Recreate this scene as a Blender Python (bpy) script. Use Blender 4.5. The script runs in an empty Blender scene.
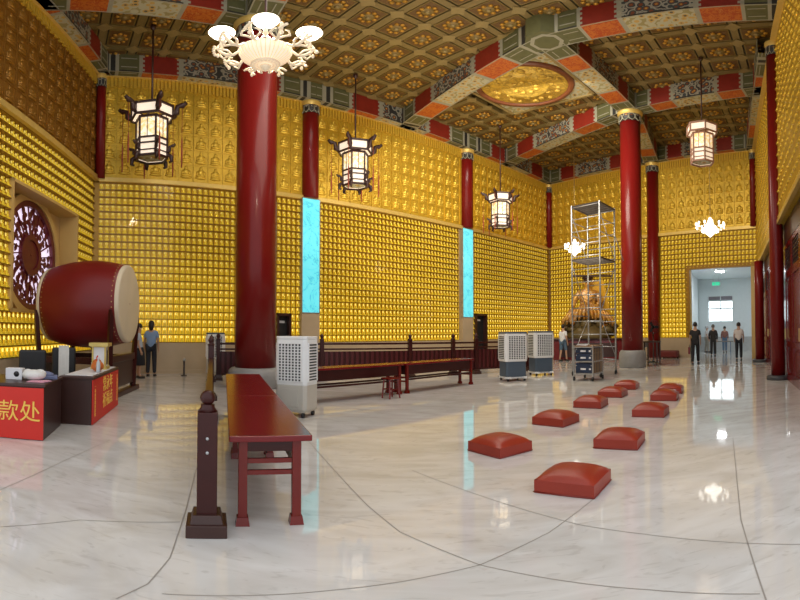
import bpy, bmesh, math, random
import numpy as np
from mathutils import Vector, Matrix
random.seed(7)
PI = math.pi
D2R = PI / 180
sc = bpy.context.scene
COL = sc.collection

# ---------------------------------------------------------------- metres: camera stands over the origin
EYE = 1.45
FPX, CYPX, PITCH = 470.0, 321.6, 0.0217
T = 10.74           # underside of the painted beams, top of the walls
MID = 6.61          # top of the niche zone
NB = 1.05           # bottom of the niche zone
CEIL = 11.5
NW, NE, SE, SW = (-9.42, 12.38), (9.07, 27.58), (16.07, 16.82), (-7.2, 5.36)
S0 = (5.2, 3.85)
AZ = 40.6           # heading of the hall's long axis, degrees right of +Y

def dirv(az): return Vector((math.sin(az * D2R), math.cos(az * D2R), 0))
def rz_of(az): return (90 - az) * D2R       # rotation that turns local +X to heading az
def pol(az_rad, r): return (math.sin(az_rad) * r, math.cos(az_rad) * r)
def proj(X, Y, Z):                           # where a point falls in the frame (only to choose which statuettes are separate)
    Z -= EYE; c, s = math.cos(PITCH), math.sin(PITCH)
    y = Y * c + Z * s; z = -Y * s + Z * c
    return 400 + FPX * math.atan2(X, y), CYPX - FPX * math.atan2(z, math.hypot(X, y))
def floor_at(x, y, z=0.0):                   # point of the level z seen at a photo position
    u = (x - 400) / FPX; e = -(y - CYPX) / FPX
    X, Y, Z = math.sin(u) * math.cos(e), math.cos(u) * math.cos(e), math.sin(e)
    c, s = math.cos(PITCH), math.sin(PITCH)
    Y, Z = Y * c - Z * s, Y * s + Z * c
    k = (z - EYE) / Z
    return (X * k, Y * k)

# ---------------------------------------------------------------- materials
MATS = {}
def pmat(name, col, rough=.5, metal=0.0, var=.15, scale=6.0, bump=0.0, bscale=None, emis=None, es=0.0, spec=.5, coat=0.0):
    if name in MATS: return MATS[name]
    m = bpy.data.materials.new(name); m.use_nodes = True
    nt = m.node_tree; b = nt.nodes['Principled BSDF']
    tc = nt.nodes.new('ShaderNodeTexCoord')
    nz = nt.nodes.new('ShaderNodeTexNoise'); nz.inputs['Scale'].default_value = scale; nz.inputs['Detail'].default_value = 4
    nt.links.new(tc.outputs['Object'], nz.inputs['Vector'])
    mx = nt.nodes.new('ShaderNodeMix'); mx.data_type = 'RGBA'
    mx.inputs[6].default_value = tuple(c * (1 - var) for c in col) + (1,)
    mx.inputs[7].default_value = tuple(min(1, c * (1 + var)) for c in col) + (1,)
    nt.links.new(nz.outputs['Fac'], mx.inputs[0]); nt.links.new(mx.outputs[2], b.inputs['Base Color'])
    b.inputs['Roughness'].default_value = rough; b.inputs['Metallic'].default_value = metal
    b.inputs['Specular IOR Level'].default_value = spec
    b.inputs['Coat Weight'].default_value = coat; b.inputs['Coat Roughness'].default_value = .05
    if bump:
        n2 = nt.nodes.new('ShaderNodeTexNoise'); n2.inputs['Scale'].default_value = bscale or scale * 4; n2.inputs['Detail'].default_value = 6
        nt.links.new(tc.outputs['Object'], n2.inputs['Vector'])
        bp = nt.nodes.new('ShaderNodeBump'); bp.inputs['Strength'].default_value = bump; bp.inputs['Distance'].default_value = .05
        nt.links.new(n2.outputs['Fac'], bp.inputs['Height']); nt.links.new(bp.outputs['Normal'], b.inputs['Normal'])
    if emis:
        b.inputs['Emission Color'].default_value = tuple(emis) + (1,); b.inputs['Emission Strength'].default_value = es
    MATS[name] = m
    return m

def ramp_mat(name, stops, kind='voronoi', scale=5.0, rough=.5, metal=0.0, es=0.0, bump=0.0, constant=True, spec=.5):
    m = bpy.data.materials.new(name); m.use_nodes = True
    nt = m.node_tree; b = nt.nodes['Principled BSDF']
    tc = nt.nodes.new('ShaderNodeTexCoord')
    if kind == 'voronoi':
        t = nt.nodes.new('ShaderNodeTexVoronoi'); out = t.outputs['Distance']
    else:
        t = nt.nodes.new('ShaderNodeTexNoise'); t.inputs['Detail'].default_value = 5; t.inputs['Distortion'].default_value = 1.5; out = t.outputs['Fac']
    t.inputs['Scale'].default_value = scale
    nt.links.new(tc.outputs['Object'], t.inputs['Vector'])
    r = nt.nodes.new('ShaderNodeValToRGB')
    if constant: r.color_ramp.interpolation = 'CONSTANT'
    while len(r.color_ramp.elements) < len(stops): r.color_ramp.elements.new(.5)
    for e, (p, c) in zip(r.color_ramp.elements, stops): e.position = p; e.color = tuple(c) + (1,)
    nt.links.new(out, r.inputs['Fac']); nt.links.new(r.outputs['Color'], b.inputs['Base Color'])
    b.inputs['Roughness'].default_value = rough; b.inputs['Metallic'].default_value = metal
    b.inputs['Specular IOR Level'].default_value = spec
    if es:
        nt.links.new(r.outputs['Color'], b.inputs['Emission Color']); b.inputs['Emission Strength'].default_value = es
    if bump:
        bp = nt.nodes.new('ShaderNodeBump'); bp.inputs['Strength'].default_value = bump; bp.inputs['Distance'].default_value = .1
        nt.links.new(out, bp.inputs['Height']); nt.links.new(bp.outputs['Normal'], b.inputs['Normal'])
    MATS[name] = m
    return m

def marble():
    m = bpy.data.materials.new('polished_marble'); m.use_nodes = True
    nt = m.node_tree; b = nt.nodes['Principled BSDF']
    tc = nt.nodes.new('ShaderNodeTexCoord'); mp = nt.nodes.new('ShaderNodeMapping')
    mp.inputs['Rotation'].default_value = (0, 0, .9); mp.inputs['Scale'].default_value = (1, 2.6, 1)
    nt.links.new(tc.outputs['Object'], mp.inputs['Vector'])
    n1 = nt.nodes.new('ShaderNodeTexNoise'); n1.inputs['Scale'].default_value = 1.1; n1.inputs['Detail'].default_value = 9; n1.inputs['Distortion'].default_value = 1.2
    n2 = nt.nodes.new('ShaderNodeTexNoise'); n2.inputs['Scale'].default_value = 3.5; n2.inputs['Detail'].default_value = 8; n2.inputs['Distortion'].default_value = 2.0
    for n in (n1, n2): nt.links.new(mp.outputs['Vector'], n.inputs['Vector'])
    r1 = nt.nodes.new('ShaderNodeValToRGB')
    r1.color_ramp.elements[0].position = .3; r1.color_ramp.elements[0].color = (.58, .555, .52, 1)
    r1.color_ramp.elements[1].position = .68; r1.color_ramp.elements[1].color = (.73, .72, .70, 1)
    r2 = nt.nodes.new('ShaderNodeValToRGB')
    r2.color_ramp.elements[0].position = .3; r2.color_ramp.elements[0].color = (.86, .85, .84, 1)
    r2.color_ramp.elements[1].position = .42; r2.color_ramp.elements[1].color = (1, 1, 1, 1)
    nt.links.new(n1.outputs['Fac'], r1.inputs['Fac']); nt.links.new(n2.outputs['Fac'], r2.inputs['Fac'])
    mx = nt.nodes.new('ShaderNodeMix'); mx.data_type = 'RGBA'; mx.blend_type = 'MULTIPLY'; mx.inputs[0].default_value = 1
    nt.links.new(r1.outputs['Color'], mx.inputs[6]); nt.links.new(r2.outputs['Color'], mx.inputs[7])
    nt.links.new(mx.outputs[2], b.inputs['Base Color'])
    b.inputs['Roughness'].default_value = .045; b.inputs['Specular IOR Level'].default_value = .75
    return m

def glassmat():
    m = bpy.data.materials.new('clear_glass'); m.use_nodes = True
    nt = m.node_tree; nt.nodes.remove(nt.nodes['Principled BSDF'])
    o = nt.nodes['Material Output']
    tr = nt.nodes.new('ShaderNodeBsdfTransparent'); gl = nt.nodes.new('ShaderNodeBsdfGlossy'); gl.inputs['Roughness'].default_value = .02
    tc = nt.nodes.new('ShaderNodeTexCoord'); nz = nt.nodes.new('ShaderNodeTexNoise'); nz.inputs['Scale'].default_value = .9
    bp = nt.nodes.new('ShaderNodeBump'); bp.inputs['Strength'].default_value = .05
    nt.links.new(tc.outputs['Object'], nz.inputs['Vector']); nt.links.new(nz.outputs['Fac'], bp.inputs['Height']); nt.links.new(bp.outputs['Normal'], gl.inputs['Normal'])
    fr = nt.nodes.new('ShaderNodeFresnel'); fr.inputs['IOR'].default_value = 1.45
    mx = nt.nodes.new('ShaderNodeMixShader')
    ml = nt.nodes.new('ShaderNodeMath'); ml.operation = 'MULTIPLY'; ml.inputs[1].default_value = .38
    nt.links.new(fr.outputs[0], ml.inputs[0]); nt.links.new(ml.outputs[0], mx.inputs[0]); nt.links.new(tr.outputs[0], mx.inputs[1]); nt.links.new(gl.outputs[0], mx.inputs[2])
    nt.links.new(mx.outputs[0], o.inputs['Surface'])
    return m

M_FLOOR = marble()
M_GLASS = glassmat()
M_GOLD = pmat('gilded_statuette', (.97, .70, .06), .28, .45, .2, 9, emis=(1, .64, .03), es=.13)  # slight emission paints the niche glow onto the figures
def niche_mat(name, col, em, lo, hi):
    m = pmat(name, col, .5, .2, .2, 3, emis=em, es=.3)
    nt = m.node_tree; b = nt.nodes['Principled BSDF']     # lamp glow put into the back plate's emission too, strongest in the lower rows
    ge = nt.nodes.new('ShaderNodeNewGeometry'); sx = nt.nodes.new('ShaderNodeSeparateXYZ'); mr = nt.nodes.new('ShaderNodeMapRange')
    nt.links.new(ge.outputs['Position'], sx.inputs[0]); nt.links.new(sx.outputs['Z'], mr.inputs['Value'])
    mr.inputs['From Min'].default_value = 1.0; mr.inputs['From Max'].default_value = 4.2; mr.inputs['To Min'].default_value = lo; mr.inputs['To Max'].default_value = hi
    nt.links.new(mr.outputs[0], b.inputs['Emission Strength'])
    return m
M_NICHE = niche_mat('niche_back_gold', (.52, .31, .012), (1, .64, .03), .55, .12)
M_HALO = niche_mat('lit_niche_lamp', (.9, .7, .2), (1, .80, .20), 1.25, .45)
M_SHELF = pmat('gold_shelf_edge', (.30, .16, .015), .4, .4, .2, 4)
M_SHEET = pmat('pressed_gold_sheet', (.62, .40, .035), .36, .45, .25, 2, bump=.35, bscale=14)
M_RELIEF = pmat('pressed_gold_relief', (.80, .55, .065), .3, .5, .25, 3)
M_SHEETW = pmat('aged_gold_sheet', (.27, .12, .013), .42, .35, .25, 2, bump=.35, bscale=14)  # same gold, browner: the west wall's dimmer light put into the colour
M_RELIEFW = pmat('aged_gold_relief', (.30, .14, .016), .38, .4, .25, 3)  # relief gold darkened likewise for the dim west wall
M_FRINGE = pmat('gold_fringe', (.66, .42, .04), .45, .3, .25, 20)
M_LEDGE = pmat('gold_ledge', (.70, .50, .14), .4, .4)
M_DADO = pmat('beige_stone_dado', (.46, .36, .24), .35, 0, .12, 2)
M_RED = pmat('red_lacquer_column', (.165, .007, .006), .32, 0, .12, 1, spec=.2, coat=.14)
M_REDD = pmat('dark_red_lacquer', (.15, .010, .010), .25, 0, .2, 3, coat=.35)
M_REDB = pmat('beam_red_paint', (.20, .014, .006), .5, 0, .25, 5)
M_ORANGE = ramp_mat('beam_orange_paint', [(0, (.36, .06, .008)), (.3, (.46, .12, .015)), (.5, (.36, .055, .008)), (.62, (.46, .16, .03))], 'noise', 6)
M_GREEN = pmat('beam_olive_paint', (.10, .10, .04), .5, 0, .25, 5)
M_WHITE = pmat('beam_white_paint', (.29, .28, .21), .5, 0, .12, 5)
M_NAVY = pmat('beam_dark_paint', (.022, .022, .02), .5, 0, .2, 5)
M_FLORAL = ramp_mat('beam_floral_paint', [(0, (.42, .22, .04)), (.2, (.18, .05, .02)), (.36, (.04, .05, .05)), (.55, (.30, .28, .22)), (.75, (.03, .03, .03))], 'voronoi', 5)
M_FLORALB = ramp_mat('beam_pale_floral_paint', [(0, (.10, .08, .05)), (.22, (.46, .30, .08)), (.42, (.40, .38, .26)), (.7, (.28, .24, .10))], 'voronoi', 5)
M_RIB = pmat('coffer_rib_paint', (.19, .135, .045), .5, .1, .2, 3)
M_NODE = pmat('coffer_crossing_paint', (.26, .19, .07), .5, .1, .2, 6)
M_COFF = pmat('coffer_panel_paint', (.12, .060, .014), .5, .1, .3, 5, bump=.5, bscale=16)
M_COFB = pmat('coffer_dark_border', (.030, .026, .012), .5, 0, .2, 5)
M_EMB = pmat('coffer_gold_emblem', (.48, .25, .03), .4, .4, .3, 7, bump=.6, bscale=14)
M_RIM = pmat('coffer_rim_paint', (.20, .13, .03), .5, .1, .2, 5)
M_MED = ramp_mat('dragon_medallion_gold', [(0, (.74, .52, .10)), (.42, (.66, .43, .06)), (.52, (.40, .25, .04)), (.62, (.74, .50, .09))], 'noise', 2.6, .45, .25, bump=.3, constant=False)
M_WOOD = pmat('dark_red_wood', (.040, .006, .005), .34, 0, .25, 6, spec=.35)
M_SLAT = pmat('dark_red_slats', (.075, .008, .010), .35, 0, .2, 6)
M_BENCH = pmat('red_brown_bench_wood', (.15, .010, .007), .26, 0, .2, 5, spec=.4, coat=.1)
M_BTOP = pmat('polished_red_bench_top', (.16, .009, .011), .22, 0, .2, 5, spec=.4)
M_BRONZ = pmat('dark_brown_wood', (.045, .016, .012), .35, 0, .2, 6)
M_STONE = pmat('grey_stone_base', (.25, .25, .25), .45, 0, .2, 6, bump=.15)
M_DSTONE = pmat('dark_stone_foot', (.05, .05, .055), .5, 0, .2, 6)
M_CUSH = pmat('red_leather_cushion', (.30, .028, .012), .36, 0, .15, 5, bump=.06, bscale=60)
M_PIPE = pmat('dark_cushion_piping', (.22, .02, .01), .4)
M_PLAST = pmat('white_grey_plastic', (.80, .81, .81), .4, 0, .04)
M_PLASG = pmat('slate_blue_plastic', (.07, .10, .14), .4, 0, .08)
M_PLASB = pmat('beige_plastic', (.52, .49, .43), .4, 0, .05)
M_GRILL = pmat('dark_cooler_pad', (.045, .05, .055), .7)
M_BLACK = pmat('black_plastic', (.012, .012, .014), .5)
M_STEEL = pmat('galvanised_steel', (.45, .46, .47), .35, .7, .15)
M_DSTEEL = pmat('worn_plank_steel', (.06, .05, .045), .55, .3, .3)
M_CASE = pmat('navy_equipment_case', (.020, .035, .075), .4, .1, .2)
M_LWOOD = pmat('light_plywood', (.30, .19, .10), .5)
M_BANNER = pmat('red_banner_cloth', (.62, .022, .012), .55, 0, .06)
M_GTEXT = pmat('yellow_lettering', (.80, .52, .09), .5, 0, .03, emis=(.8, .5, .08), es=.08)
M_CREAM = pmat('drum_skin', (.66, .57, .42), .55, 0, .12, 2)
M_DRUM = pmat('red_drum_lacquer', (.17, .010, .009), .36, 0, .15, 2, spec=.35)
M_NAIL = pmat('brass_nail', (.5, .36, .14), .4, .7)
M_PAPER = pmat('white_paper', (.72, .72, .74), .7, 0, .05)
M_CLOTH = pmat('white_cloth', (.74, .73, .70), .8, 0, .06, bump=.3, bscale=20)
M_LIT = pmat('lit_lantern_glass', (.8, .74, .64), .4, 0, .06, 6, emis=(1, .80, .60), es=.60)
M_LITY = ramp_mat('lit_painted_lantern_glass', [(0, (.95, .88, .70)), (.45, (1.0, .90, .70)), (.56, (.85, .55, .18)), (.64, (1.0, .86, .62))], 'noise', 3, .5, es=.68, constant=False)
M_LWHITE = pmat('glowing_chandelier_bowl', (1, .95, .85), .4, 0, .02, emis=(1, .90, .72), es=5)
M_ALAB = pmat('alabaster_glass', (.9, .78, .62), .4, 0, .06, 12, emis=(1, .74, .50), es=.55)
M_SCROLL = pmat('white_gold_scroll', (.62, .50, .34), .3, .2, .1, emis=(1, .84, .62), es=.34)  # arms are no lamps; emission imitates the bloom of the bowls
M_CRYS = pmat('bright_crystal', (.95, .92, .85), .1, 0, .05, emis=(1, .93, .80), es=2.6)
M_LWOODD = pmat('black_red_lantern_wood', (.035, .010, .008), .4)
M_TASSEL = pmat('dull_red_tassel', (.28, .04, .02), .7)
M_CYAN = ramp_mat('backlit_cyan_onyx', [(0, (.075, .50, .61)), (.40, (.12, .60, .69)), (.482, (.10, .57, .67)), (.5, (.05, .38, .48)), (.518, (.10, .57, .67)), (.7, (.14, .62, .70))], 'noise', 1.4, .3, es=.80, constant=False)
M_CORR = pmat('pale_blue_white_plaster', (.76, .82, .84), .6, 0, .04)
M_WFRAME = pmat('white_window_frame', (.72, .76, .78), .5, 0, .03)
M_SKYP = pmat('bright_daylight_pane', (.9, .96, 1), .3, 0, .03, 1, emis=(.86, .96, 1), es=2.2)
M_ROUND = pmat('daylit_pane_behind_lattice', (.8, .78, .9), .3, 0, .05, 2, emis=(.80, .70, .90), es=.9)
M_LATT = pmat('carved_red_lattice', (.13, .012, .018), .4, 0, .2, 6)
M_REVEAL = pmat('gold_beige_reveal', (.62, .42, .15), .5, .1, .1, 2)
M_EXIT = pmat('exit_sign_green', (.02, .45, .22), .4, 0, .02, emis=(.05, .75, .4), es=.6)
M_SEAM = pmat('dark_floor_joint', (.32, .29, .26), .5)
M_SKIN = pmat('skin', (.46, .27, .18), .5, 0, .06)
M_HAIR = pmat('black_hair', (.010, .008, .008), .5)
M_SHOE = pmat('dark_shoe', (.03, .025, .022), .5)
M_ROCK = pmat('dark_green_gold_rock', (.13, .09, .03), .5, .2, .6, 3, bump=.6, bscale=5)
M_STAT = ramp_mat('bronze_orange_statue', [(0, (.16, .05, .012)), (.38, (.50, .20, .025)), (.47, (.62, .36, .06)), (.54, (.36, .12, .02)), (.62, (.66, .48, .26)), (.70, (.30, .09, .02))], 'noise', 3.2, .4, .25, constant=False)
M_YDRAPE = pmat('yellow_drapery', (.66, .36, .015), .6, 0, .1, 2)

# ---------------------------------------------------------------- mesh builder
class MB:
    def __init__(s): s.v = []; s.f = []; s.m = []; s.s = []
    def add(s, V, F, mi=0, smooth=False, M=None):
        n = len(s.v)
        s.v += [tuple(M @ Vector(p)) if M is not None else tuple(p) for p in V]
        for f in F: s.f.append(tuple(i + n for i in f)); s.m.append(mi); s.s.append(smooth)
        return s
    def box(s, c, d, mi=0, rz=0.0, M=None, taper=1.0):
        x, y, z = d[0] / 2, d[1] / 2, d[2] / 2; t = taper
        V = [(-x, -y, -z), (x, -y, -z), (x, y, -z), (-x, y, -z), (-x * t, -y * t, z), (x * t, -y * t, z), (x * t, y * t, z), (-x * t, y * t, z)]
        F = [(0, 3, 2, 1), (4, 5, 6, 7), (0, 1, 5, 4), (1, 2, 6, 5), (2, 3, 7, 6), (3, 0, 4, 7)]
        Q = Matrix.Translation(c) @ Matrix.Rotation(rz, 4, 'Z')
        if M is not None: Q = M @ Q
        return s.add(V, F, mi, False, Q)
    def bar(s, p, q, w, h=None, mi=0):
        h = h or w; p, q = Vector(p), Vector(q); d = q - p; L = d.length
        if L < 1e-6: return s
        R = d.to_track_quat('Z', 'Y').to_matrix().to_4x4()
        return s.box((0, 0, L / 2), (w, h, L), mi, M=Matrix.Translation(p) @ R)
    def tube(s, pts, rad, n=8, mi=0, smooth=True, cap=True):
        pts = [Vector(p) for p in pts]; k = len(pts)
        rad = [rad] * k if not hasattr(rad, '__len__') else rad
        V = []; F = []; up = Vector((0, 0, 1)); prev = None
        for i, p in enumerate(pts):
            t = (pts[min(i + 1, k - 1)] - pts[max(i - 1, 0)])
            t = t.normalized() if t.length > 1e-9 else Vector((0, 0, 1))
            if prev is None:
                a = t.cross(up) if abs(t.dot(up)) < .95 else t.cross(Vector((1, 0, 0)))
            else: a = prev - t * prev.dot(t)
            a.normalize(); prev = a; b = t.cross(a)
            for j in range(n):
                an = 2 * PI * j / n; V.append(p + (a * math.cos(an) + b * math.sin(an)) * rad[i])
        for i in range(k - 1):
            for j in range(n):
                F.append((i * n + j, i * n + (j + 1) % n, (i + 1) * n + (j + 1) % n, (i + 1) * n + j))
        if cap: F.append(tuple(range(n))[::-1]); F.append(tuple((k - 1) * n + j for j in range(n)))
        return s.add(V, F, mi, smooth)
    def lathe(s, prof, n=24, c=(0, 0, 0), mi=0, smooth=True, M=None, cap=True, phase=0.0):
        V = []; F = []; k = len(prof)
        for r, z in prof:
            for j in range(n):
                a = 2 * PI * j / n + phase; V.append((c[0] + r * math.cos(a), c[1] + r * math.sin(a), c[2] + z))
        for i in range(k - 1):
            for j in range(n): F.append((i * n + j, i * n + (j + 1) % n, (i + 1) * n + (j + 1) % n, (i + 1) * n + j))
        if cap: F.append(tuple(range(n))[::-1]); F.append(tuple((k - 1) * n + j for j in range(n)))
        return s.add(V, F, mi, smooth, M)
    def ball(s, c, r, nu=12, nv=8, mi=0, M=None):
        r = (r, r, r) if not hasattr(r, '__len__') else r
        V = [(c[0], c[1], c[2] - r[2])]; F = []
        for i in range(1, nv):
            p = -PI / 2 + PI * i / nv
            for j in range(nu):
                a = 2 * PI * j / nu; V.append((c[0] + r[0] * math.cos(p) * math.cos(a), c[1] + r[1] * math.cos(p) * math.sin(a), c[2] + r[2] * math.sin(p)))
        V.append((c[0], c[1], c[2] + r[2])); e = len(V) - 1
        for j in range(nu):
            F.append((0, 1 + (j + 1) % nu, 1 + j)); b = 1 + (nv - 2) * nu
            F.append((b + j, b + (j + 1) % nu, e))
        for i in range(nv - 2):
            for j in range(nu):
                a = 1 + i * nu; F.append((a + j, a + (j + 1) % nu, a + nu + (j + 1) % nu, a + nu + j))
        return s.add(V, F, mi, True, M)
    def poly(s, pts, mi=0): return s.add(pts, [tuple(range(len(pts)))], mi)
    def prism(s, pts, z0, z1, mi=0, M=None):
        n = len(pts); V = [(x, y, z0) for x, y in pts] + [(x, y, z1) for x, y in pts]
        F = [tuple(range(n))[::-1], tuple(range(n, 2 * n))] + [(i, (i + 1) % n, n + (i + 1) % n, n + i) for i in range(n)]
        return s.add(V, F, mi, False, M)
    def mesh(s, name, mats):
        me = bpy.data.meshes.new(name); me.from_pydata(s.v, [], s.f)
        for m in (mats if isinstance(mats, (list, tuple)) else [mats]): me.materials.append(m)
        me.polygons.foreach_set('material_index', s.m); me.polygons.foreach_set('use_smooth', s.s); me.update()
        return me
    def build(s, name, mats, parent=None, bevel=0.0, loc=None, rz=0.0, kind=None):
        o = bpy.data.objects.new(name, s.mesh(name, mats)); COL.objects.link(o)
        if parent is not None: o.parent = parent
        if loc is not None: o.location = loc
        o.rotation_euler = (0, 0, rz)
        if bevel:
            b = o.modifiers.new('bevel', 'BEVEL'); b.width = bevel; b.segments = 2; b.limit_method = 'ANGLE'; b.angle_limit = .7
        if kind: o['kind'] = kind
        return o

def tag(o, label, cat, group=None, kind=None):
    o['label'] = label; o['category'] = cat
    if group: o['group'] = group
    if kind: o['kind'] = kind
    return o
def thing(name, label, cat, loc=(0, 0, 0), rz=0.0, group=None, kind=None):
    o = bpy.data.objects.new(name, None); COL.objects.link(o)
    o.location = loc; o.rotation_euler = (0, 0, rz); o.empty_display_size = .2
    return tag(o, label, cat, group, kind)
def kids(o): return [c for c in COL.objects if c.parent == o]
def dup(o, parent=None, loc=None, rz=None, label=None, group=None):
    c = o.copy(); COL.objects.link(c)
    if parent is not None: c.parent = parent
    if loc is not None: c.location = loc
    if rz is not None: c.rotation_euler = (0, 0, rz)
    if label: c['label'] = label
    if group: c['group'] = group
    for k in list(kids(o)): dup(k, c)
    return c

def text_mesh(name, body, size, mat, parent, loc, rot, bold=.012):
    cu = bpy.data.curves.new(name, 'FONT'); cu.body = body; cu.size = size; cu.align_x = 'CENTER'; cu.align_y = 'CENTER'
    cu.extrude = .003; cu.offset = 0; cu.space_line = 1.0
    t = bpy.data.objects.new(name, cu); COL.objects.link(t)
    bpy.context.view_layer.update()
    dg = bpy.context.evaluated_depsgraph_get()
    me = bpy.data.meshes.new_from_object(t.evaluated_get(dg))
    bpy.data.objects.remove(t)
    me.materials.clear(); me.materials.append(mat)
    o = bpy.data.objects.new(name, me); COL.objects.link(o); o.parent = parent; o.location = loc; o.rotation_euler = rot
    return o

# ================================================================ SETTING
fl = MB(); fl.poly([(-13, -4, 0), (15, -4, 0), (26, 16, 0), (26, 32, 0), (9, 32, 0), (-13, 14, 0)])
fl.build('floor', M_FLOOR, kind='structure')
sm = MB()
def seam(pts, ext0=0, ext1=0):
    P = [Vector(floor_at(*p) + (0,)) for p in pts]
    if ext0: P.insert(0, P[0] + (P[0] - P[1]).normalized() * ext0)
    if ext1: P.append(P[-1] + (P[-1] - P[-2]).normalized() * ext1)
    for a, b in zip(P, P[1:]):
        n = Vector((-(b - a).y, (b - a).x, 0)).normalized() * .0045
        z = Vector((0, 0, .0015)); sm.poly([a - n + z, b - n + z, b + n + z, a + n + z])
seam([(736, 470), (741, 520), (765, 597)], 1.5, .5)
seam([(205, 452), (196, 470), (186, 510), (170, 558), (148, 584), (116, 599)], .6)
seam([(318, 452), (368, 506), (400, 532), (480, 565), (650, 590), (760, 594)], 1)
seam([(224, 596), (336, 590), (400, 582), (480, 565), (550, 532), (590, 502)], .3, .2)
seam([(450, 485), (515, 507), (580, 525), (650, 535), (740, 543)], .6, .8)
seam([(0, 527), (80, 520), (180, 522)])
seam([(0, 490), (70, 458), (110, 440)])
sm.build('trim_1', M_SEAM, kind='structure')

# --- the walls: a frame along each wall, s metres from its start, d metres out of the wall into the hall
class Wall:
    def __init__(w, A, B):
        w.A = Vector(A + (0,)); w.B = Vector(B + (0,)); w.L = (w.B - w.A).length
        w.u = (w.B - w.A) / w.L; w.n = Vector((w.u.y, -w.u.x, 0))
        w.M = Matrix(((w.u.x, -w.n.x, 0, w.A.x), (w.u.y, -w.n.y, 0, w.A.y), (0, 0, 1, 0), (0, 0, 0, 1)))
    def P(w, s, z, d=0.0): return tuple(w.A + w.u * s + w.n * d + Vector((0, 0, z)))
    def s_of(w, p): return (Vector(p + (0,)) - w.A).dot(w.u)
    def slab(w, mb, s0, s1, z0, z1, d0, d1, mi=0):
        V = [w.P(s, z, d) for z in (z0, z1) for d in (d0, d1) for s in (s0, s1)]
        mb.add(V, [(0, 1, 3, 2), (4, 6, 7, 5), (0, 4, 5, 1), (2, 3, 7, 6), (0, 2, 6, 4), (1, 5, 7, 3)], mi)
WN, WE, WW = Wall(NW, NE), Wall(NE, SE), Wall(SW, NW)
WS = Wall(SE, S0)

# one seated gilded figure, as arrays: x along the wall, y out of the wall, z up; about 1 high and .8 wide
def figure_arrays(nu=6, nv=3):
    b = MB()
    b.lathe([(.34, 0), (.40, .06), (.36, .12)], 8, mi=0)
    b.ball((0, .03, .20), (.43, .28, .13), nu + 2, nv + 1)
    b.ball((0, 0, .44), (.27, .18, .24), nu, nv + 1)
    b.ball((0, .02, .80), (.125, .125, .16), nu, nv + 1)
    b.ball((0, 0, .95), (.06, .06, .07), 5, 2)
    b.add([(.27 * math.cos(PI / 4 * k), -.18, .80 + .20 * math.sin(PI / 4 * k)) for k in range(8)], [tuple(range(8))], 1)
    return b
def relief_arrays():
    b = MB()
    b.ball((0, 0, .12), (.42, .30, .10), 10, 4); b.ball((0, 0, .27), (.38, .34, .10), 10, 4)
    b.ball((0, 0, .50), (.25, .22, .22), 7, 4); b.ball((0, .02, .76), (.12, .18, .13), 7, 4); b.ball((0, 0, .89), (.05, .1, .06), 5, 3)
    for k in (-1, 1): b.ball((k * .24, .02, .44), (.10, .16, .16), 5, 4)
    return b
FIG = figure_arrays()
REL = relief_arrays()
class Bulk:
    def __init__(b, fig=None): b.V = []; b.F = []; b.n = 0; b.fig = fig or FIG; b.fv = np.array(b.fig.v, np.float32)
    def add(b, w, s, z, d, sx, sy, sz):
        v = b.fv * np.array((sx, sy, sz), np.float32)
        u, n, A = w.u, w.n, w.A
        x = A.x + u.x * (s + v[:, 0]) + n.x * (d + v[:, 1]); y = A.y + u.y * (s + v[:, 0]) + n.y * (d + v[:, 1])
        b.V.append(np.stack([x, y, z + v[:, 2]], 1)); b.F.append(b.n); b.n += len(v)
    def build(b, name, mat, parent=None):
        V = np.concatenate(b.V); loops = []; starts = []; tot = []
        base = [f for f in b.fig.f]
        fl_ = np.concatenate([np.array(f) for f in base]); ln = np.array([len(f) for f in base])
        N = len(b.F); L = len(fl_)
        allL = (fl_[None, :] + np.array(b.F)[:, None]).ravel()
        allT = np.tile(ln, N); allS = np.concatenate([[0], np.cumsum(allT)[:-1]])
        me = bpy.data.meshes.new(name)
        me.vertices.add(len(V)); me.vertices.foreach_set('co', V.astype(np.float32).ravel())
        me.loops.add(len(allL)); me.loops.foreach_set('vertex_index', allL.astype(np.int32))
        me.polygons.add(len(allT)); me.polygons.foreach_set('loop_start', allS.astype(np.int32))
        me.polygons.foreach_set('use_smooth', np.ones(len(allT), bool))
        
        for m in (mat if isinstance(mat, list) else [mat]): me.materials.append(m)
        me.polygons.foreach_set('material_index', np.tile(np.array(b.fig.m, np.int32), N))
        me.update(calc_edges=True); me.validate()
        o = bpy.data.objects.new(name, me); COL.objects.link(o)
        if parent is not None: o.parent = parent
        return o

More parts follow.
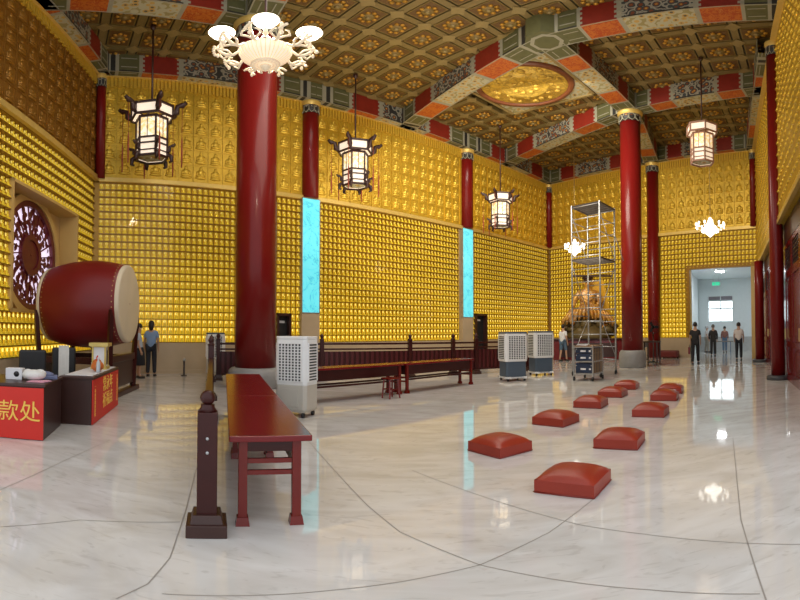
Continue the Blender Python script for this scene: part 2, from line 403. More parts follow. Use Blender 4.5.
PW, ROWS = .2, 21
PH = (MID - .10 - NB) / ROWS
rest = Bulk(); cand = []
def niche_zone(name, w, s0, s1, holes, mats_extra=None):
    """back plate, shelves and uprights of the niches between s0 and s1, leaving out holes (sa, sb, za, zb)"""
    g = MB()
    cols = int((s1 - s0) / PW); pw = (s1 - s0) / cols
    def hole(s, z): return any(a - .02 < s < b + .02 and c - .03 < z < d + .03 for a, b, c, d in holes)
    cuts = sorted({s0, s1} | {h[0] for h in holes} | {h[1] for h in holes})
    cuts = [c for c in cuts if s0 <= c <= s1]
    for a, b in zip(cuts, cuts[1:]):
        mid = (a + b) / 2
        zc = sorted({NB, MID} | {max(NB, h[2]) for h in holes if h[0] < mid < h[1]} | {min(MID, h[3]) for h in holes if h[0] < mid < h[1]})
        for c, d in zip(zc, zc[1:]):
            if not hole(mid, (c + d) / 2): w.slab(g, a, b, c, d, -.20, -.14, 1)
    for r in range(ROWS + 1):
        z = NB + r * PH
        run = None
        for c in range(cols + 1):
            s = s0 + c * pw
            ok = c < cols and not hole(s + pw / 2, z)
            if ok and run is None: run = s
            if not ok and run is not None: w.slab(g, run, s, z - .013, z + .013, -.14, .0, 0); run = None
    for c in range(cols + 1):
        s = s0 + c * pw; run = None
        for r in range(ROWS + 1):
            z = NB + r * PH
            ok = r < ROWS and not hole(s, z + PH / 2)
            if ok and run is None: run = z
            if not ok and run is not None: w.slab(g, s - .004, s + .004, run, z, -.14, -.08, 0); run = None
    for c in range(cols):
        for r in range(ROWS):
            s, z = s0 + (c + .5) * pw, NB + r * PH
            if not hole(s, z + PH / 2): cand.append((w, s, z + .014))
    return g

def relief_zone(w, s0, s1, z0, z1, pw, ph, bulk, skip=()):
    cols = max(1, int((s1 - s0) / pw)); pw = (s1 - s0) / cols
    rows = max(1, int((z1 - z0) / ph)); ph = (z1 - z0) / rows
    for c in range(cols):
        for r in range(rows):
            s, z = s0 + (c + .5) * pw, z0 + (r + .08) * ph
            if any(a < s < b for a, b in skip): continue
            bulk.add(w, s, z, .0, pw * .98, .24, ph * .95)
    return cols, pw, rows, ph

def upper(wall_o, w, s0, s1, z0, z1, pw=.52, ph=.5, skip=()):
    bk = Bulk(REL)
    cols, pw, rows, ph = relief_zone(w, s0, s1, z0 + .04, z1 - .50, pw, ph, bk, skip)
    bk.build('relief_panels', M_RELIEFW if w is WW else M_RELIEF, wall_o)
    g = MB()
    for c in range(cols + 1): w.slab(g, s0 + c * pw - .012, s0 + c * pw + .012, z0, z1 - .5, 0, .035)
    for r in range(1, rows + 1): w.slab(g, s0, s1, z0 + .04 + r * ph - .008, z0 + .04 + r * ph + .008, 0, .02)
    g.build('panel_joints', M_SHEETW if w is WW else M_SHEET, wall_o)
    f = MB(); k = int((s1 - s0) / .13)
    for i in range(k):
        s = s0 + (i + .5) * (s1 - s0) / k
        w.slab(f, s - .045, s + .045, z1 - .46 + .06 * (i % 2), z1 - .02, 0, .06)
    f.build('gold_fringe', M_FRINGE, wall_o)

# north wall
C310, C465 = WN.s_of((-3.4, 17.33)), WN.s_of((3.23, 22.78))
d1a, d1b = WN.s_of(floor_at(276, 370)) if False else 0, 0
def s_from_px(w, x):
    az = (x - 400) / FPX; t = Vector((math.sin(az), math.cos(az), 0))
    # intersect the ray with the wall line
    n = w.n; k = w.A.dot(n) / t.dot(n); return (t * k - w.A).dot(w.u)
dr1 = (s_from_px(WN, 276.5), s_from_px(WN, 291)); dr2 = (s_from_px(WN, 475.5), s_from_px(WN, 487))
n_holes = [(C310 - .38, C310 + .38, 0, 9), (C465 - .38, C465 + .38, 0, 9), (dr1[0], dr1[1], 0, 2.12), (dr2[0], dr2[1], 0, 2.35)]
g = MB()
WN.slab(g, -.3, WN.L + .3, MID, T + 1.0, -.25, 0, 1)
for a, b in ((-.3, dr1[0]), (dr1[1], dr2[0]), (dr2[1], WN.L + .3)): WN.slab(g, a, b, 0, NB, -.25, 0, 0)
wall_n = g.build('wall_north', [M_DADO, M_SHEET], kind='structure')
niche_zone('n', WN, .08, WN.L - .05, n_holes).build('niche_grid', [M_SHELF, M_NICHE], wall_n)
upper(wall_n, WN, .15, WN.L - .1, MID + .1, T, skip=((C310 - .35, C310 + .35), (C465 - .35, C465 + .35)))
g = MB(); WN.slab(g, 0, WN.L, MID - .10, MID + .05, -.05, .10); WN.slab(g, 0, WN.L, T - .03, T + .03, 0, .14); g.build('ledge', M_LEDGE, wall_n)
g = MB()
for a, b in ((.1, C310 - .45), (C310 + .45, C465 - .45), (C465 + .45, WN.L - .1)):
    k = max(1, int((b - a) / 1.2))
    for i in range(k):
        p, q = a + (b - a) * i / k + .01, a + (b - a) * (i + 1) / k - .01
        if any(p < h[1] and q > h[0] for h in n_holes[2:]): z0 = 2.4
        else: z0 = NB + .05
        tw = random.uniform(-.006, .006)
        g.poly([WN.P(p, z0, .02 - tw), WN.P(q, z0, .02 + tw), WN.P(q, MID - .12, .02 + tw), WN.P(p, MID - .12, .02 - tw)])
g.build('glass_panes', M_GLASS, wall_n)
g = MB(); WN.slab(g, -.25, .10, 0, MID, -.25, .02); WN.slab(g, WN.L - .08, WN.L + .2, 0, MID, -.25, .02); g.build('corner_board', M_SHELF, wall_n)
g = MB(); WN.slab(g, 0, WN.L, 0, .12, 0, .03); g.build('baseboard_north', M_DADO, kind='structure')

# two dark cabinet doors in the north wall
for i, (d, top) in enumerate(((dr1, 2.12), (dr2, 2.35))):
    g = MB()
    WN.slab(g, d[0], d[0] + .09, 0, top, -.25, .05); WN.slab(g, d[1] - .09, d[1], 0, top, -.25, .05); WN.slab(g, d[0], d[1], top - .1, top, -.25, .05)
    WN.slab(g, d[0], d[1], 0, top, -.25, -.18, 1)
    o = g.build('door_%d' % (i + 1), [M_BRONZ, M_BLACK], kind='structure')
    g = MB(); s = (d[0] + d[1]) / 2; WN.slab(g, s - .12, s + .12, top - .36, top - .27, -.178, -.172); g.build('label_plate', M_PAPER, o)

# east wall, with the opening to the corridor
dE = (s_from_px(WE, 690), s_from_px(WE, 751.5)); DTOP = 4.60
CE = WE.s_of((12.95, 21.55))
e_holes = [(dE[0], dE[1] + 5, 0, DTOP), (CE - .3, CE + .3, 0, 9), (dE[1], WE.L + 1, 0, 0)]
g = MB()
WE.slab(g, -.3, WE.L + .3, MID, T + 1, -.25, 0, 1)
WE.slab(g, -.3, dE[0], 0, NB, -.25, 0, 0)
WE.slab(g, dE[1], WE.L + .3, 0, DTOP, -.25, 0, 2)
WE.slab(g, dE[0] - .20, dE[0], 0, DTOP + .20, -.3, -.01, 3); WE.slab(g, dE[0], WE.L, DTOP, DTOP + .20, -.3, -.01, 3); WE.slab(g, CE - .4, CE + .4, 0, MID, -.25, -.15, 3)
wall_e = g.build('wall_east', [M_DADO, M_SHEET, M_REVEAL, M_SHELF], kind='structure')
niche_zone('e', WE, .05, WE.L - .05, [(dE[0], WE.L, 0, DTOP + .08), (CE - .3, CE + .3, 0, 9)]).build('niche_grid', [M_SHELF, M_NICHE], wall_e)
upper(wall_e, WE, .1, WE.L - .1, MID + .1, T, skip=((CE - .3, CE + .3),))
g = MB(); WE.slab(g, 0, WE.L, MID - .10, MID + .05, -.05, .10); WE.slab(g, 0, WE.L, T - .03, T + .03, 0, .14); g.build('ledge', M_LEDGE, wall_e)

# west wall with the recessed round window
wa, wb, wz0, wz1 = WW.s_of((-7.74, 7.07)), WW.s_of((-8.93, 10.85)), NB + 3 * PH, NB + 15 * PH
g = MB()
WW.slab(g, -3, WW.L + .2, MID, T + 1, -.25, 0, 1)
WW.slab(g, -3, WW.L + .2, 0, NB - PH, -.25, 0, 0)
WW.slab(g, -3, WW.L + .2, NB - PH, NB, -.2, -.14, 2); WW.slab(g, -3, WW.L + .2, NB - PH - .02, NB - PH, -.14, 0, 3)
for c in range(-15, int(WW.L / PW)): cand.append((WW, (c + .5) * PW, NB - PH + .004))
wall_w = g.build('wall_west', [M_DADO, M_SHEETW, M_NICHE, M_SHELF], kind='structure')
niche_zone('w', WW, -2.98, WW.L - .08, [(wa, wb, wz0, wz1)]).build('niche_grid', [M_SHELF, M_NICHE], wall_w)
upper(wall_w, WW, -2.98, WW.L - .1, MID + .12, T)
g = MB(); WW.slab(g, -3, WW.L, MID - .10, MID + .08, -.05, .12); WW.slab(g, -3, WW.L, T - .03, T + .03, 0, .14); g.build('ledge', M_LEDGE, wall_w)
# recess + round window
g = MB(); dep = -.55; t = .08
WW.slab(g, wa, wa + t, wz0, wz1, dep, .03); WW.slab(g, wb - t, wb, wz0, wz1, dep, .03); WW.slab(g, wa, wb, wz1 - t, wz1, dep, .03); WW.slab(g, wa, wb, wz0, wz0 + t, dep, .03)
WW.slab(g, wa, wb, wz0, wz1, dep - .08, dep - .02)
win1 = g.build('window_1', M_REVEAL, kind='structure')
wc, wz, wr = (wa + wb) / 2 - .15, (wz0 + wz1) / 2 + .0, 1.46
def wring(mb, r0, r1, d0, d1, n=48, mi=0):
    V = []; F = []
    for i in range(n):
        a = 2 * PI * i / n
        for r, d in ((r0, d0), (r0, d1), (r1, d1), (r1, d0)): V.append(WW.P(wc + r * math.cos(a), wz + r * math.sin(a), d))
    for i in range(n):
        j = (i + 1) % n
        for k in range(4): F.append((i * 4 + k, i * 4 + (k + 1) % 4, j * 4 + (k + 1) % 4, j * 4 + k))
    mb.add(V, F, mi, False)
g = MB(); wring(g, wr, wr + .20, dep, dep + .18); g.build('round_frame', M_REVEAL, win1)
g = MB(); g.poly([WW.P(wc + wr * math.cos(2 * PI * i / 48), wz + wr * math.sin(2 * PI * i / 48), dep + .02) for i in range(48)]); g.build('window_pane', M_ROUND, win1)
g = MB(); wring(g, wr - .16, wr, dep + .03, dep + .14); wring(g, .40, .55, dep + .03, dep + .14); wring(g, .02, .42, dep + .03, dep + .10)
rr = random.Random(3)
for i in range(300):
    a = rr.uniform(0, 2 * PI); r = math.sqrt(rr.uniform(.5 ** 2, 1.28 ** 2)); q = rr.uniform(.05, .12)
    ctr = (wc + r * math.cos(a), wz + r * math.sin(a)); b0 = rr.uniform(0, PI); k = rr.uniform(.5, 1)
    pts = [(math.cos(2 * PI * j / 7) * q, math.sin(2 * PI * j / 7) * q * k) for j in range(7)]
    dd = dep + .04 + rr.uniform(0, .04)
    g.poly([WW.P(ctr[0] + x * math.cos(b0) - y * math.sin(b0), ctr[1] + x * math.sin(b0) + y * math.cos(b0), dd) for x, y in pts])
for i in range(24):
    a = 2 * PI * i / 24
    g.bar(WW.P(wc + .5 * math.cos(a), wz + .5 * math.sin(a), dep + .07), WW.P(wc + 1.3 * math.cos(a + .1), wz + 1.3 * math.sin(a + .1), dep + .07), .035)
g.build('carved_lattice', M_LATT, win1)

# south wall: gold panels over a run of red doors
HD = 4.45
g = MB()
WS.slab(g, -.2, WS.L, HD, T + 1, -.45, .04, 1); WS.slab(g, -.2, WS.L, 0, HD, -.5, -.24, 0)
wall_s = g.build('wall_south', [M_BRONZ, M_SHEET], kind='structure')
bk = Bulk(); relief_zone(WS, .05, WS.L, HD + .12, T - .15, .34, .36, bk); bk.build('relief_panels', M_RELIEF, wall_s)
g = MB(); WS.slab(g, 0, WS.L, HD - .02, HD + .1, 0, .10); WS.slab(g, 0, WS.L, T - .03, T + .03, 0, .2); g.build('ledge', M_LEDGE, wall_s)
g = MB(); WS.slab(g, 0, WS.L, HD - .62, HD - .02, -.45, -.12); g.build('trim_2', M_BRONZ, kind='structure')
nd = 12; dw = WS.L / nd
for i in range(nd):
    a, b = i * dw + .02, (i + 1) * dw - .02; d0, d1 = -.20, -.13
    g = MB()
    for p, q in ((a, a + .12), (b - .12, b)): WS.slab(g, p, q, 0, HD - .62, d0, d1)
    for z0, z1 in ((0, .25), (.95, 1.10), (2.85, 3.05), (HD - .75, HD - .62)): WS.slab(g, a + .12, b - .12, z0, z1, d0, d1)
    WS.slab(g, a + .12, b - .12, .25, .95, d0, d0 + .03); WS.slab(g, a + .12, b - .12, 1.10, 2.85, d0, d0 + .03); WS.slab(g, a + .2, b - .2, .33, .87, d0, d0 + .05); WS.slab(g, a + .2, b - .2, 1.2, 2.75, d0, d0 + .05)
    o = g.build('door_%d' % (i + 3), M_REDD, kind='structure')
    g = MB(); k = 7
    for j in range(k + 1):
        s = a + .12 + (b - a - .24) * j / k
        WS.slab(g, s - .01, s + .01, 3.05, HD - .75, d0, d0 + .05)
    for j in range(6): WS.slab(g, a + .12, b - .12, 3.1 + j * .11, 3.12 + j * .11, d0, d0 + .05)
    WS.slab(g, a + .12, b - .12, 3.05, HD - .75, d0 - .02, d0)
    g.build('lattice', M_BRONZ, o)
    g = MB(); s = a + .06 if i % 2 else b - .06
    WS.slab(g, s - .02, s + .02, 1.15, 1.45, d1, d1 + .04); g.build('door_handle', M_NAIL, o)

# corridor beyond the opening
ca = dirv(41)
E0, E1 = Vector((13.95, 20.1, 0)), Vector((16.2, 16.65, 0))
F0, F1 = E0 + ca * 8.6, E1 + ca * 8.6
def wallbox(name, A, B, z0, z1, th, mat):
    w = Wall(tuple(A[:2]), tuple(B[:2])); g = MB(); w.slab(g, 0, w.L, z0, z1, -th, 0, 0); return g.build(name, mat, kind='structure'), w
wallbox('wall_corridor_left', E0 + ca * .36, F0, 0, 5.0, .15, M_CORR)
wallbox('wall_corridor_right', F1, E1 + ca * .36, 0, 5.0, .15, M_CORR)
WC = Wall(tuple(F0[:2]), tuple(F1[:2]))
ws = WC.s_of(tuple(pol((720.5 - 400) / FPX, (F0.dot(WC.n)) / Vector(pol((720.5 - 400) / FPX, 1) + (0,)).dot(WC.n))))
g = MB(); ww2 = .92
for a, b, z0, z1 in ((-.2, ws - ww2, 0, 5), (ws + ww2, WC.L + .2, 0, 5), (ws - ww2, ws + ww2, 0, 1.95), (ws - ww2, ws + ww2, 3.75, 5)): WC.slab(g, a, b, z0, z1, -.2, 0)
g.build('wall_corridor_end', M_CORR, kind='structure')
g = MB(); WC.slab(g, 0, WC.L, 0, .95, 0, .03); g.build('baseboard_corridor', pmat('grey_wainscot', (.45, .46, .46), .5), kind='structure')
g = MB()
for s in (-ww2, -.02, ww2 - .06): WC.slab(g, ws + s, ws + s + .06, 1.95, 3.75, -.12, -.04)
for z in (1.95, 2.86, 3.40): WC.slab(g, ws - ww2, ws + ww2, z, z + .09, -.12, -.04)
win2 = g.build('window_2', M_WFRAME, kind='structure')
g = MB(); WC.slab(g, ws - ww2, ws + ww2, 1.95, 3.4, -.16, -.13); g.build('window_pane', M_SKYP, win2)
g = MB(); WC.slab(g, ws - ww2, ws + ww2, 3.42, 3.75, -.11, -.06); g.build('rolled_blind', pmat('grey_roller_blind', (.25, .22, .25), .7), win2)
g = MB(); q = Vector((0, 0, 5.0)); g.prism([tuple((E0 + ca * .36)[:2]), tuple(F0[:2]), tuple(F1[:2]), tuple((E1 + ca * .36)[:2])], 4.95, 5.05); g.build('ceiling_corridor', M_CORR, kind='structure')

# ---------------------------------------------------------------- ceiling
cu, cv = dirv(49), dirv(139)
g = MB()
poly = [(-8.2, 4.5), (NW[0] - .2, NW[1]), (NE[0], NE[1] + .2), (SE[0] + .3, SE[1]), (6.2, 4.9)]
def inside(p, pad=.0):
    c = 0; n = len(poly)
    for i in range(n):
        (x0, y0), (x1, y1) = poly[i], poly[(i + 1) % n]
        if (x1 - x0) * (p[1] - y0) - (y1 - y0) * (p[0] - x0) > -pad: return False
    return True
g.prism(poly, CEIL + .28, CEIL + .4, 0)
pu, pv, rw = 1.02, 1.28, .24
MEDC = Vector((4.55, 16.55, 0)); mo_u, mo_v = MEDC.dot(cu), MEDC.dot(cv)
RZ = rz_of(49)
seen = set()
def once(*k):
    if k in seen: return False
    seen.add(k); return True
for i in range(-16, 40):
    for j in range(-30, 20):
        c = cu * (mo_u + (i - 8 + .5) * pu) + cv * (mo_v + (j + .5) * pv)
        if not inside((c.x, c.y), .2): continue
        if abs(c.dot(cu) - mo_u) < 2.05 and abs(c.dot(cv) - mo_v) < 2.0: continue
        if math.hypot(c.x, c.y) < 9: continue
        z = CEIL + .06
        # border, panel, emblem
        g.box((c.x, c.y, z + .03), (pu - rw, pv - rw, .06), 2, RZ)
        g.box((c.x, c.y, z - .01), (pu - rw - .10, pv - rw - .10, .06), 5, RZ)
        g.box((c.x, c.y, z - .02), (pu - rw - .18, pv - rw - .18, .06), 1, RZ)
        g.ball((c.x, c.y, z - .05), (.22, .22, .04), 8, 4, 5)
        g.ball((c.x, c.y, z - .09), (.09, .09, .05), 6, 4, 4)
        for k in range(8):
            e = c + cu * .21 * math.cos(PI / 4 * k) + cv * .27 * math.sin(PI / 4 * k); g.ball((e.x, e.y, z - .06), (.085, .085, .045), 5, 3, 3)
        for q in (-1, 1):
            a = c + cu * q * pu / 2
            if once('u', 2 * i + q, 2 * j): g.box((a.x, a.y, CEIL + .105), (rw, pv, .2), 0, RZ)
            a = c + cv * q * pv / 2
            if once('v', 2 * i, 2 * j + q): g.box((a.x, a.y, CEIL + .105), (pu - rw + .01, rw - .02, .19), 0, RZ)
            for r in (-1, 1):
                k = c + cu * q * pu / 2 + cv * r * pv / 2
                if once('n', 2 * i + q, 2 * j + r): g.box((k.x, k.y, CEIL - .005), (rw + .12, rw + .12, .03), 4, RZ + PI / 4)
ceil_o = g.build('ceiling', [M_RIB, M_COFF, M_COFB, M_EMB, M_NODE, M_RIM], kind='structure')
# dragon medallion set into the ceiling
md = thing('ceiling_medallion', 'large round gold relief medallion in a painted square frame on the ceiling', 'medallion', (MEDC.x, MEDC.y, CEIL - .12), RZ)
g = MB(); g.box((0, 0, .05), (4.1, 3.9, .1)); g.build('square_frame', M_FLORALB, md)
g = MB()
for a in (-1, 1): g.box((a * 2.0, 0, -.02), (.12, 3.9, .08)); g.box((0, a * 1.9, -.02), (4.1, .12, .08))
g.build('frame_edge', M_NODE, md)
g = MB(); g.lathe([(1.62, 0), (1.62, -.10), (1.80, -.12), (1.86, -.02), (1.86, 0)], 48); g.build('rim', pmat('brown_red_rim', (.16, .05, .02), .4), md)
g = MB(); g.lathe([(1.63, -.03), (1.55, -.07), (.9, -.10), (.86, -.15), (.80, -.10), (.02, -.14)], 48, cap=False)
rr = random.Random(5)
for i in range(26):
    a = 2 * PI * i / 26; r = 1.2 + .2 * math.sin(i * 2.3)
    g.ball((r * math.cos(a), r * math.sin(a), -.1), (rr.uniform(.1, .2), rr.uniform(.08, .15), .03), 6, 4)
for i in range(9):
    a = 2 * PI * i / 9; g.ball((.45 * math.cos(a), .45 * math.sin(a), -.14), (.12, .12, .05), 6, 4)
g.build('dragon_relief', M_MED, md)

# painted beams
BM = [M_REDB, M_ORANGE, M_GREEN, M_WHITE, M_NAVY, M_FLORAL, M_FLORALB, M_LEDGE]
def beam(name, P, Q, w, h, units=1, z0=T, shift=0.0, bottom_gold=False):
    P, Q = Vector(P + (0,)), Vector(Q + (0,)); L = (Q - P).length
    Mx = Matrix.Translation(P) @ Matrix.Rotation(math.atan2((Q - P).y, (Q - P).x), 4, 'Z')
    g = MB()
    seq = [(.03, 2, 2), (.02, 3, 3), (.02, 4, 4), (.015, 3, 3), (.085, 2, 2), (.015, 3, 3), (.155, 0, 1), (.02, 3, 3), (.28, 5, 6), (.02, 3, 3), (.155, 0, 1), (.015, 3, 3), (.085, 2, 2), (.015, 3, 3), (.02, 4, 4), (.02, 3, 3), (.03, 2, 2)]
    tot = sum(q[0] for q in seq); LU = L / units
    for uidx in range(units):
        x = uidx * LU
        for fr, ms, mb_ in seq:
            a, b = x, x + fr / tot * LU; x = b
            y, zt, zb = w / 2, z0 + h, z0
            if ms == 3: pass
            V = [(a, -y, zb), (b, -y, zb), (b, y, zb), (a, y, zb), (a, -y, zt), (b, -y, zt), (b, y, zt), (a, y, zt)]
            g.add(V, [(0, 3, 2, 1)], mb_, False, Mx); g.add(V, [(0, 1, 5, 4), (2, 3, 7, 6)], ms, False, Mx); g.add(V, [(4, 5, 6, 7)], 4, False, Mx)
            c = ((a + b) / 2, 0, 0); l = b - a
            if ms == 2 and l > .2:     # white outlined cartouche on both faces
                for sy in (-1, 1):
                    for zz in (zb + h * .25, zb + h * .72): g.box((c[0], sy * (y + .004), zz), (l * .8, .008, .035), 3, M=Mx)
                g.box((c[0], y * .45, zb - .004), (l * .8, .03, .008), 3, M=Mx); g.box((c[0], -y * .45, zb - .004), (l * .8, .03, .008), 3, M=Mx)
            if ms == 0 or ms == 5:     # toothed white ends
                for e in (a, b):
                    for sy in (-1, 1):
                        for q in range(4): g.box((e, sy * (y + .003), zb + h * (q + .5) / 4), (.13, .006, .10), 3, M=Mx @ Matrix.Translation((0, 0, 0)))
            if ms in (0, 5, 2): 
                for sy in (-1, 1): g.box((c[0], sy * (y + .003), zb + .03), (l, .006, .05), 4 if ms != 0 else 0, M=Mx)
    # thin white edge lines
    for sy in (-1, 1): g.box((L / 2, sy * (w / 2 - .03), z0 - .003), (L, .035, .006), 3 if not bottom_gold else 7, M=Mx)
    o = g.build(name, BM, kind='structure'); return o
def off(w, s, d): return tuple(w.P(s, 0, d)[:2])
H2 = CEIL - T + .05
for a, b in ((0, C310), (C310, C465), (C465, WN.L)): beam('north_beam', off(WN, a, .24), off(WN, b, .24), .5, H2)
for a, b in ((0, CE), (CE, WE.L)): beam('east_beam', off(WE, a, .24), off(WE, b, .24), .5, H2)
beam('west_beam', off(WW, WW.L - 6.2, .24), off(WW, WW.L, .24), .5, H2)
beam('south_beam', off(WS, 0, .24), off(WS, WS.L * .55, .24), .5, H2)
JA = (4.1, 12.5); C2P = (8.85, 16.42); C1P = (-3.72, 11.65)
beam('cross_beam', off(WN, WN.s_of((.25, 20.2)), .1), JA, .85, H2)
beam('cross_beam', JA, (8.7, 7.75), .85, H2)
beam('cross_beam', off(WN, WN.s_of((5.6, 24.7)), .1), C2P, .72, H2)
beam('cross_beam', C2P, (11.95, 11.6), .72, H2)
beam('cross_beam', JA, C2P, .8, H2)
beam('cross_beam', C2P, off(WE, CE, .1), .8, H2)
jb = MB(); jb.prism([(JA[0] + .66 * math.cos(q * PI / 4 + .2), JA[1] + .66 * math.sin(q * PI / 4 + .2)) for q in range(8)], T - .004, T + H2, 0)
jb.prism([(JA[0] + .5 * math.cos(q * PI / 4 + .2), JA[1] + .5 * math.sin(q * PI / 4 + .2)) for q in range(8)], T - .012, T - .003, 1); jb.prism([(JA[0] + .38 * math.cos(q * PI / 4 + .2), JA[1] + .38 * math.sin(q * PI / 4 + .2)) for q in range(8)], T - .018, T - .011, 0)
jb.build('beam_junction', [M_GREEN, M_WHITE], kind='structure')
beam('cross_beam', (-8.1, 7.7), C1P, .8, H2)
beam('cross_beam', C1P, (.2, 5.2), .8, H2)

# ---------------------------------------------------------------- columns
def capital(r, h):
    g = MB()
    g.lathe([(r * 1.01, T - h), (r * 1.03, T - h), (r * 1.03, T - h * .55)], 24, cap=False, mi=1)
    for i in range(10):
        a = 2 * PI * i / 10
        g.tube([(math.cos(a + q) * r * 1.05, math.sin(a + q) * r * 1.05, T - h + zz * h * .55) for q, zz in ((-.28, 1), (-.28, .35), (0, 0), (.28, .35), (.28, 1))], r * .06, 5, 2)
    g.lathe([(r * 1.03, T - h * .55), (r * 1.05, T - h * .5), (r * 1.05, T - h * .35)], 24, cap=False, mi=3)
    g.lathe([(r * 1.07, T - h * .35), (r * 1.22, T - h * .2), (r * 1.22, T - .005)], 24, mi=4, cap=False)
    return g
CAPM = [M_RED, M_NAVY, M_WHITE, M_FLORAL, M_LEDGE]
def column(label, x, y, r, z0, base=None, cap=.55, group=None, top=T, stone=None):
    t = thing('column', label, 'column', (x, y, 0), 0, group, kind='thing')
    g = MB(); g.lathe([(r, z0), (r, z0 + 3), (r * .985, top - .01)], 40); g.build('shaft', M_RED, t)
    if base:
        br, bh = base
        g = MB(); g.lathe([(br * .93, 0), (br * .98, bh * .06), (br, bh * .35), (br, bh * .6), (br * .96, bh * .86), (br * .86, bh * .97), (br * .80, bh)], 40); g.build('stone_base', stone or M_STONE, t)
    if cap: capital(r, cap).build('capital', CAPM, t)
    return t
column('thick red lacquered column behind the near bench, under the big lit chandelier', C1P[0] + .02, C1P[1], .53, .5, (.72, .52))
column('tall free-standing red column on a round grey stone base beside the scaffold', C2P[0], C2P[1], .42, .66, (.55, .68), .5)
px_, py_ = off(WN, C310, .02)
for s, lab in ((C310, 'red wall column above the cyan panel nearer the thick column'), (C465, 'red wall column above the cyan panel nearer the scaffold')):
    x, y = off(WN, s, .05); column(lab, x, y, .32, 6.6)
x, y = off(WN, .12, .12); column('thin dark red corner column on the gold wall beside the drum end of the hall', x, y, .16, MID)
x, y = off(WN, WN.L - .1, .1); column('thin red column in the far corner where two gold walls meet', x, y, .19, MID)
x, y = off(WE, CE, .05); column('red wall column behind the tall stone-based column', x, y, .33, 0)
x, y = off(WE, WE.L - .15, .1); column('thin red column high in the corner over the corridor opening', x, y, .16, MID)
x, y = off(WS, WS.s_of((9.75, 9.2)), .10); column('red column with dark foot nearest along the row of red doors', x, y, .20, .1, (.34, .13), stone=M_DSTONE)
x, y = off(WS, WS.s_of((14.4, 14.8)), .12); column('red column with dark foot beside the corridor opening', x, y, .20, .1, (.34, .13), 0, top=HD, stone=M_DSTONE)

# backlit cyan panels on the wall columns, and their beige plinths
for s, lab in ((C310, 'tall backlit cyan stone panel nearer the thick red column'), (C465, 'tall backlit cyan stone panel nearer the scaffold')):
    x, y = off(WN, s, .0)
    t = thing('light_panel', lab, 'light panel', (x, y, 2.15), math.atan2(WN.u.y, WN.u.x), 'cyan wall panels')
    g = MB(); g.box((0, -.08, 2.2), (.72, .12, 4.36)); g.build('glowing_panel', M_CYAN, t)
    g = MB()
    for q in (-1, 1): g.box((q * .37, -.07, 2.2), (.03, .16, 4.42)); g.box((0, -.07, 2.2 + q * 2.2), (.77, .16, .03))
    g.build('metal_edge', M_STEEL, t)
    g = MB(); WN.slab(g, s - .38, s + .38, 0, 2.14, -.2, .13); g.build('trim_%d' % (3 if s == C310 else 4), M_DADO, kind='structure')
    g = MB(); WN.slab(g, s - .38, s + .38, 2.14, MID, -.2, .0); g.build('trim_%d' % (5 if s == C310 else 6), M_DADO, kind='structure')

# ---------------------------------------------------------------- gilded statuettes in the niches
def visible(w, s, z):
    X, Y, Z = w.P(s, z + .12, -.06); x, y = proj(X, Y, Z)
    if not (1 < x < 799 and 1 < y < 599): return None
    if 36 < x < 140 and 258 < y: return None
    if x < 36 and y > 372: return None
    if 9 < x < 79 and 165 < y < 322: return None
    return math.hypot(X, Y)
scored = []
for k, (w, s, z) in enumerate(cand):
    if w is WW or (w is WN and s < 8):
        r = visible(w, s, z)
        if r: scored.append((r, k))
scored.sort(); chosen = {k for r, k in scored[:300]}
me1 = None; first = None
pwx, phz = PW * .86, PH * .84
for k, (w, s, z) in enumerate(cand):
    if k in chosen:
        if me1 is None:
            b = MB(); b.v = [(x * pwx, -y * .2, zz * phz) for x, y, zz in FIG.v]; b.f = list(FIG.f); b.m = list(FIG.m); b.s = [True] * len(FIG.f)
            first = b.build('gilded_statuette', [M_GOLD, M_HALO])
            tag(first, 'small gilded seated figure in a niche of the gold wall around the round window', 'statuette', 'gilded statuettes in the wall of the round window')
            o = first
        else:
            o = first.copy(); COL.objects.link(o)
        if w is WN:
            o['label'] = 'small gilded seated figure in a niche of the gold wall between drum and thick column'; o['group'] = 'gilded statuettes in the wall beside the drum'
        o.location = w.P(s, z, -.075); o.rotation_euler = (0, 0, math.atan2(w.u.y, w.u.x))
    else:
        rest.add(w, s, z, -.075, pwx, .2, phz)
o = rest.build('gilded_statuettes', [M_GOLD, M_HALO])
tag(o, 'rows of small gilded seated figures filling the niches of the far gold walls', 'statuettes', kind='stuff')

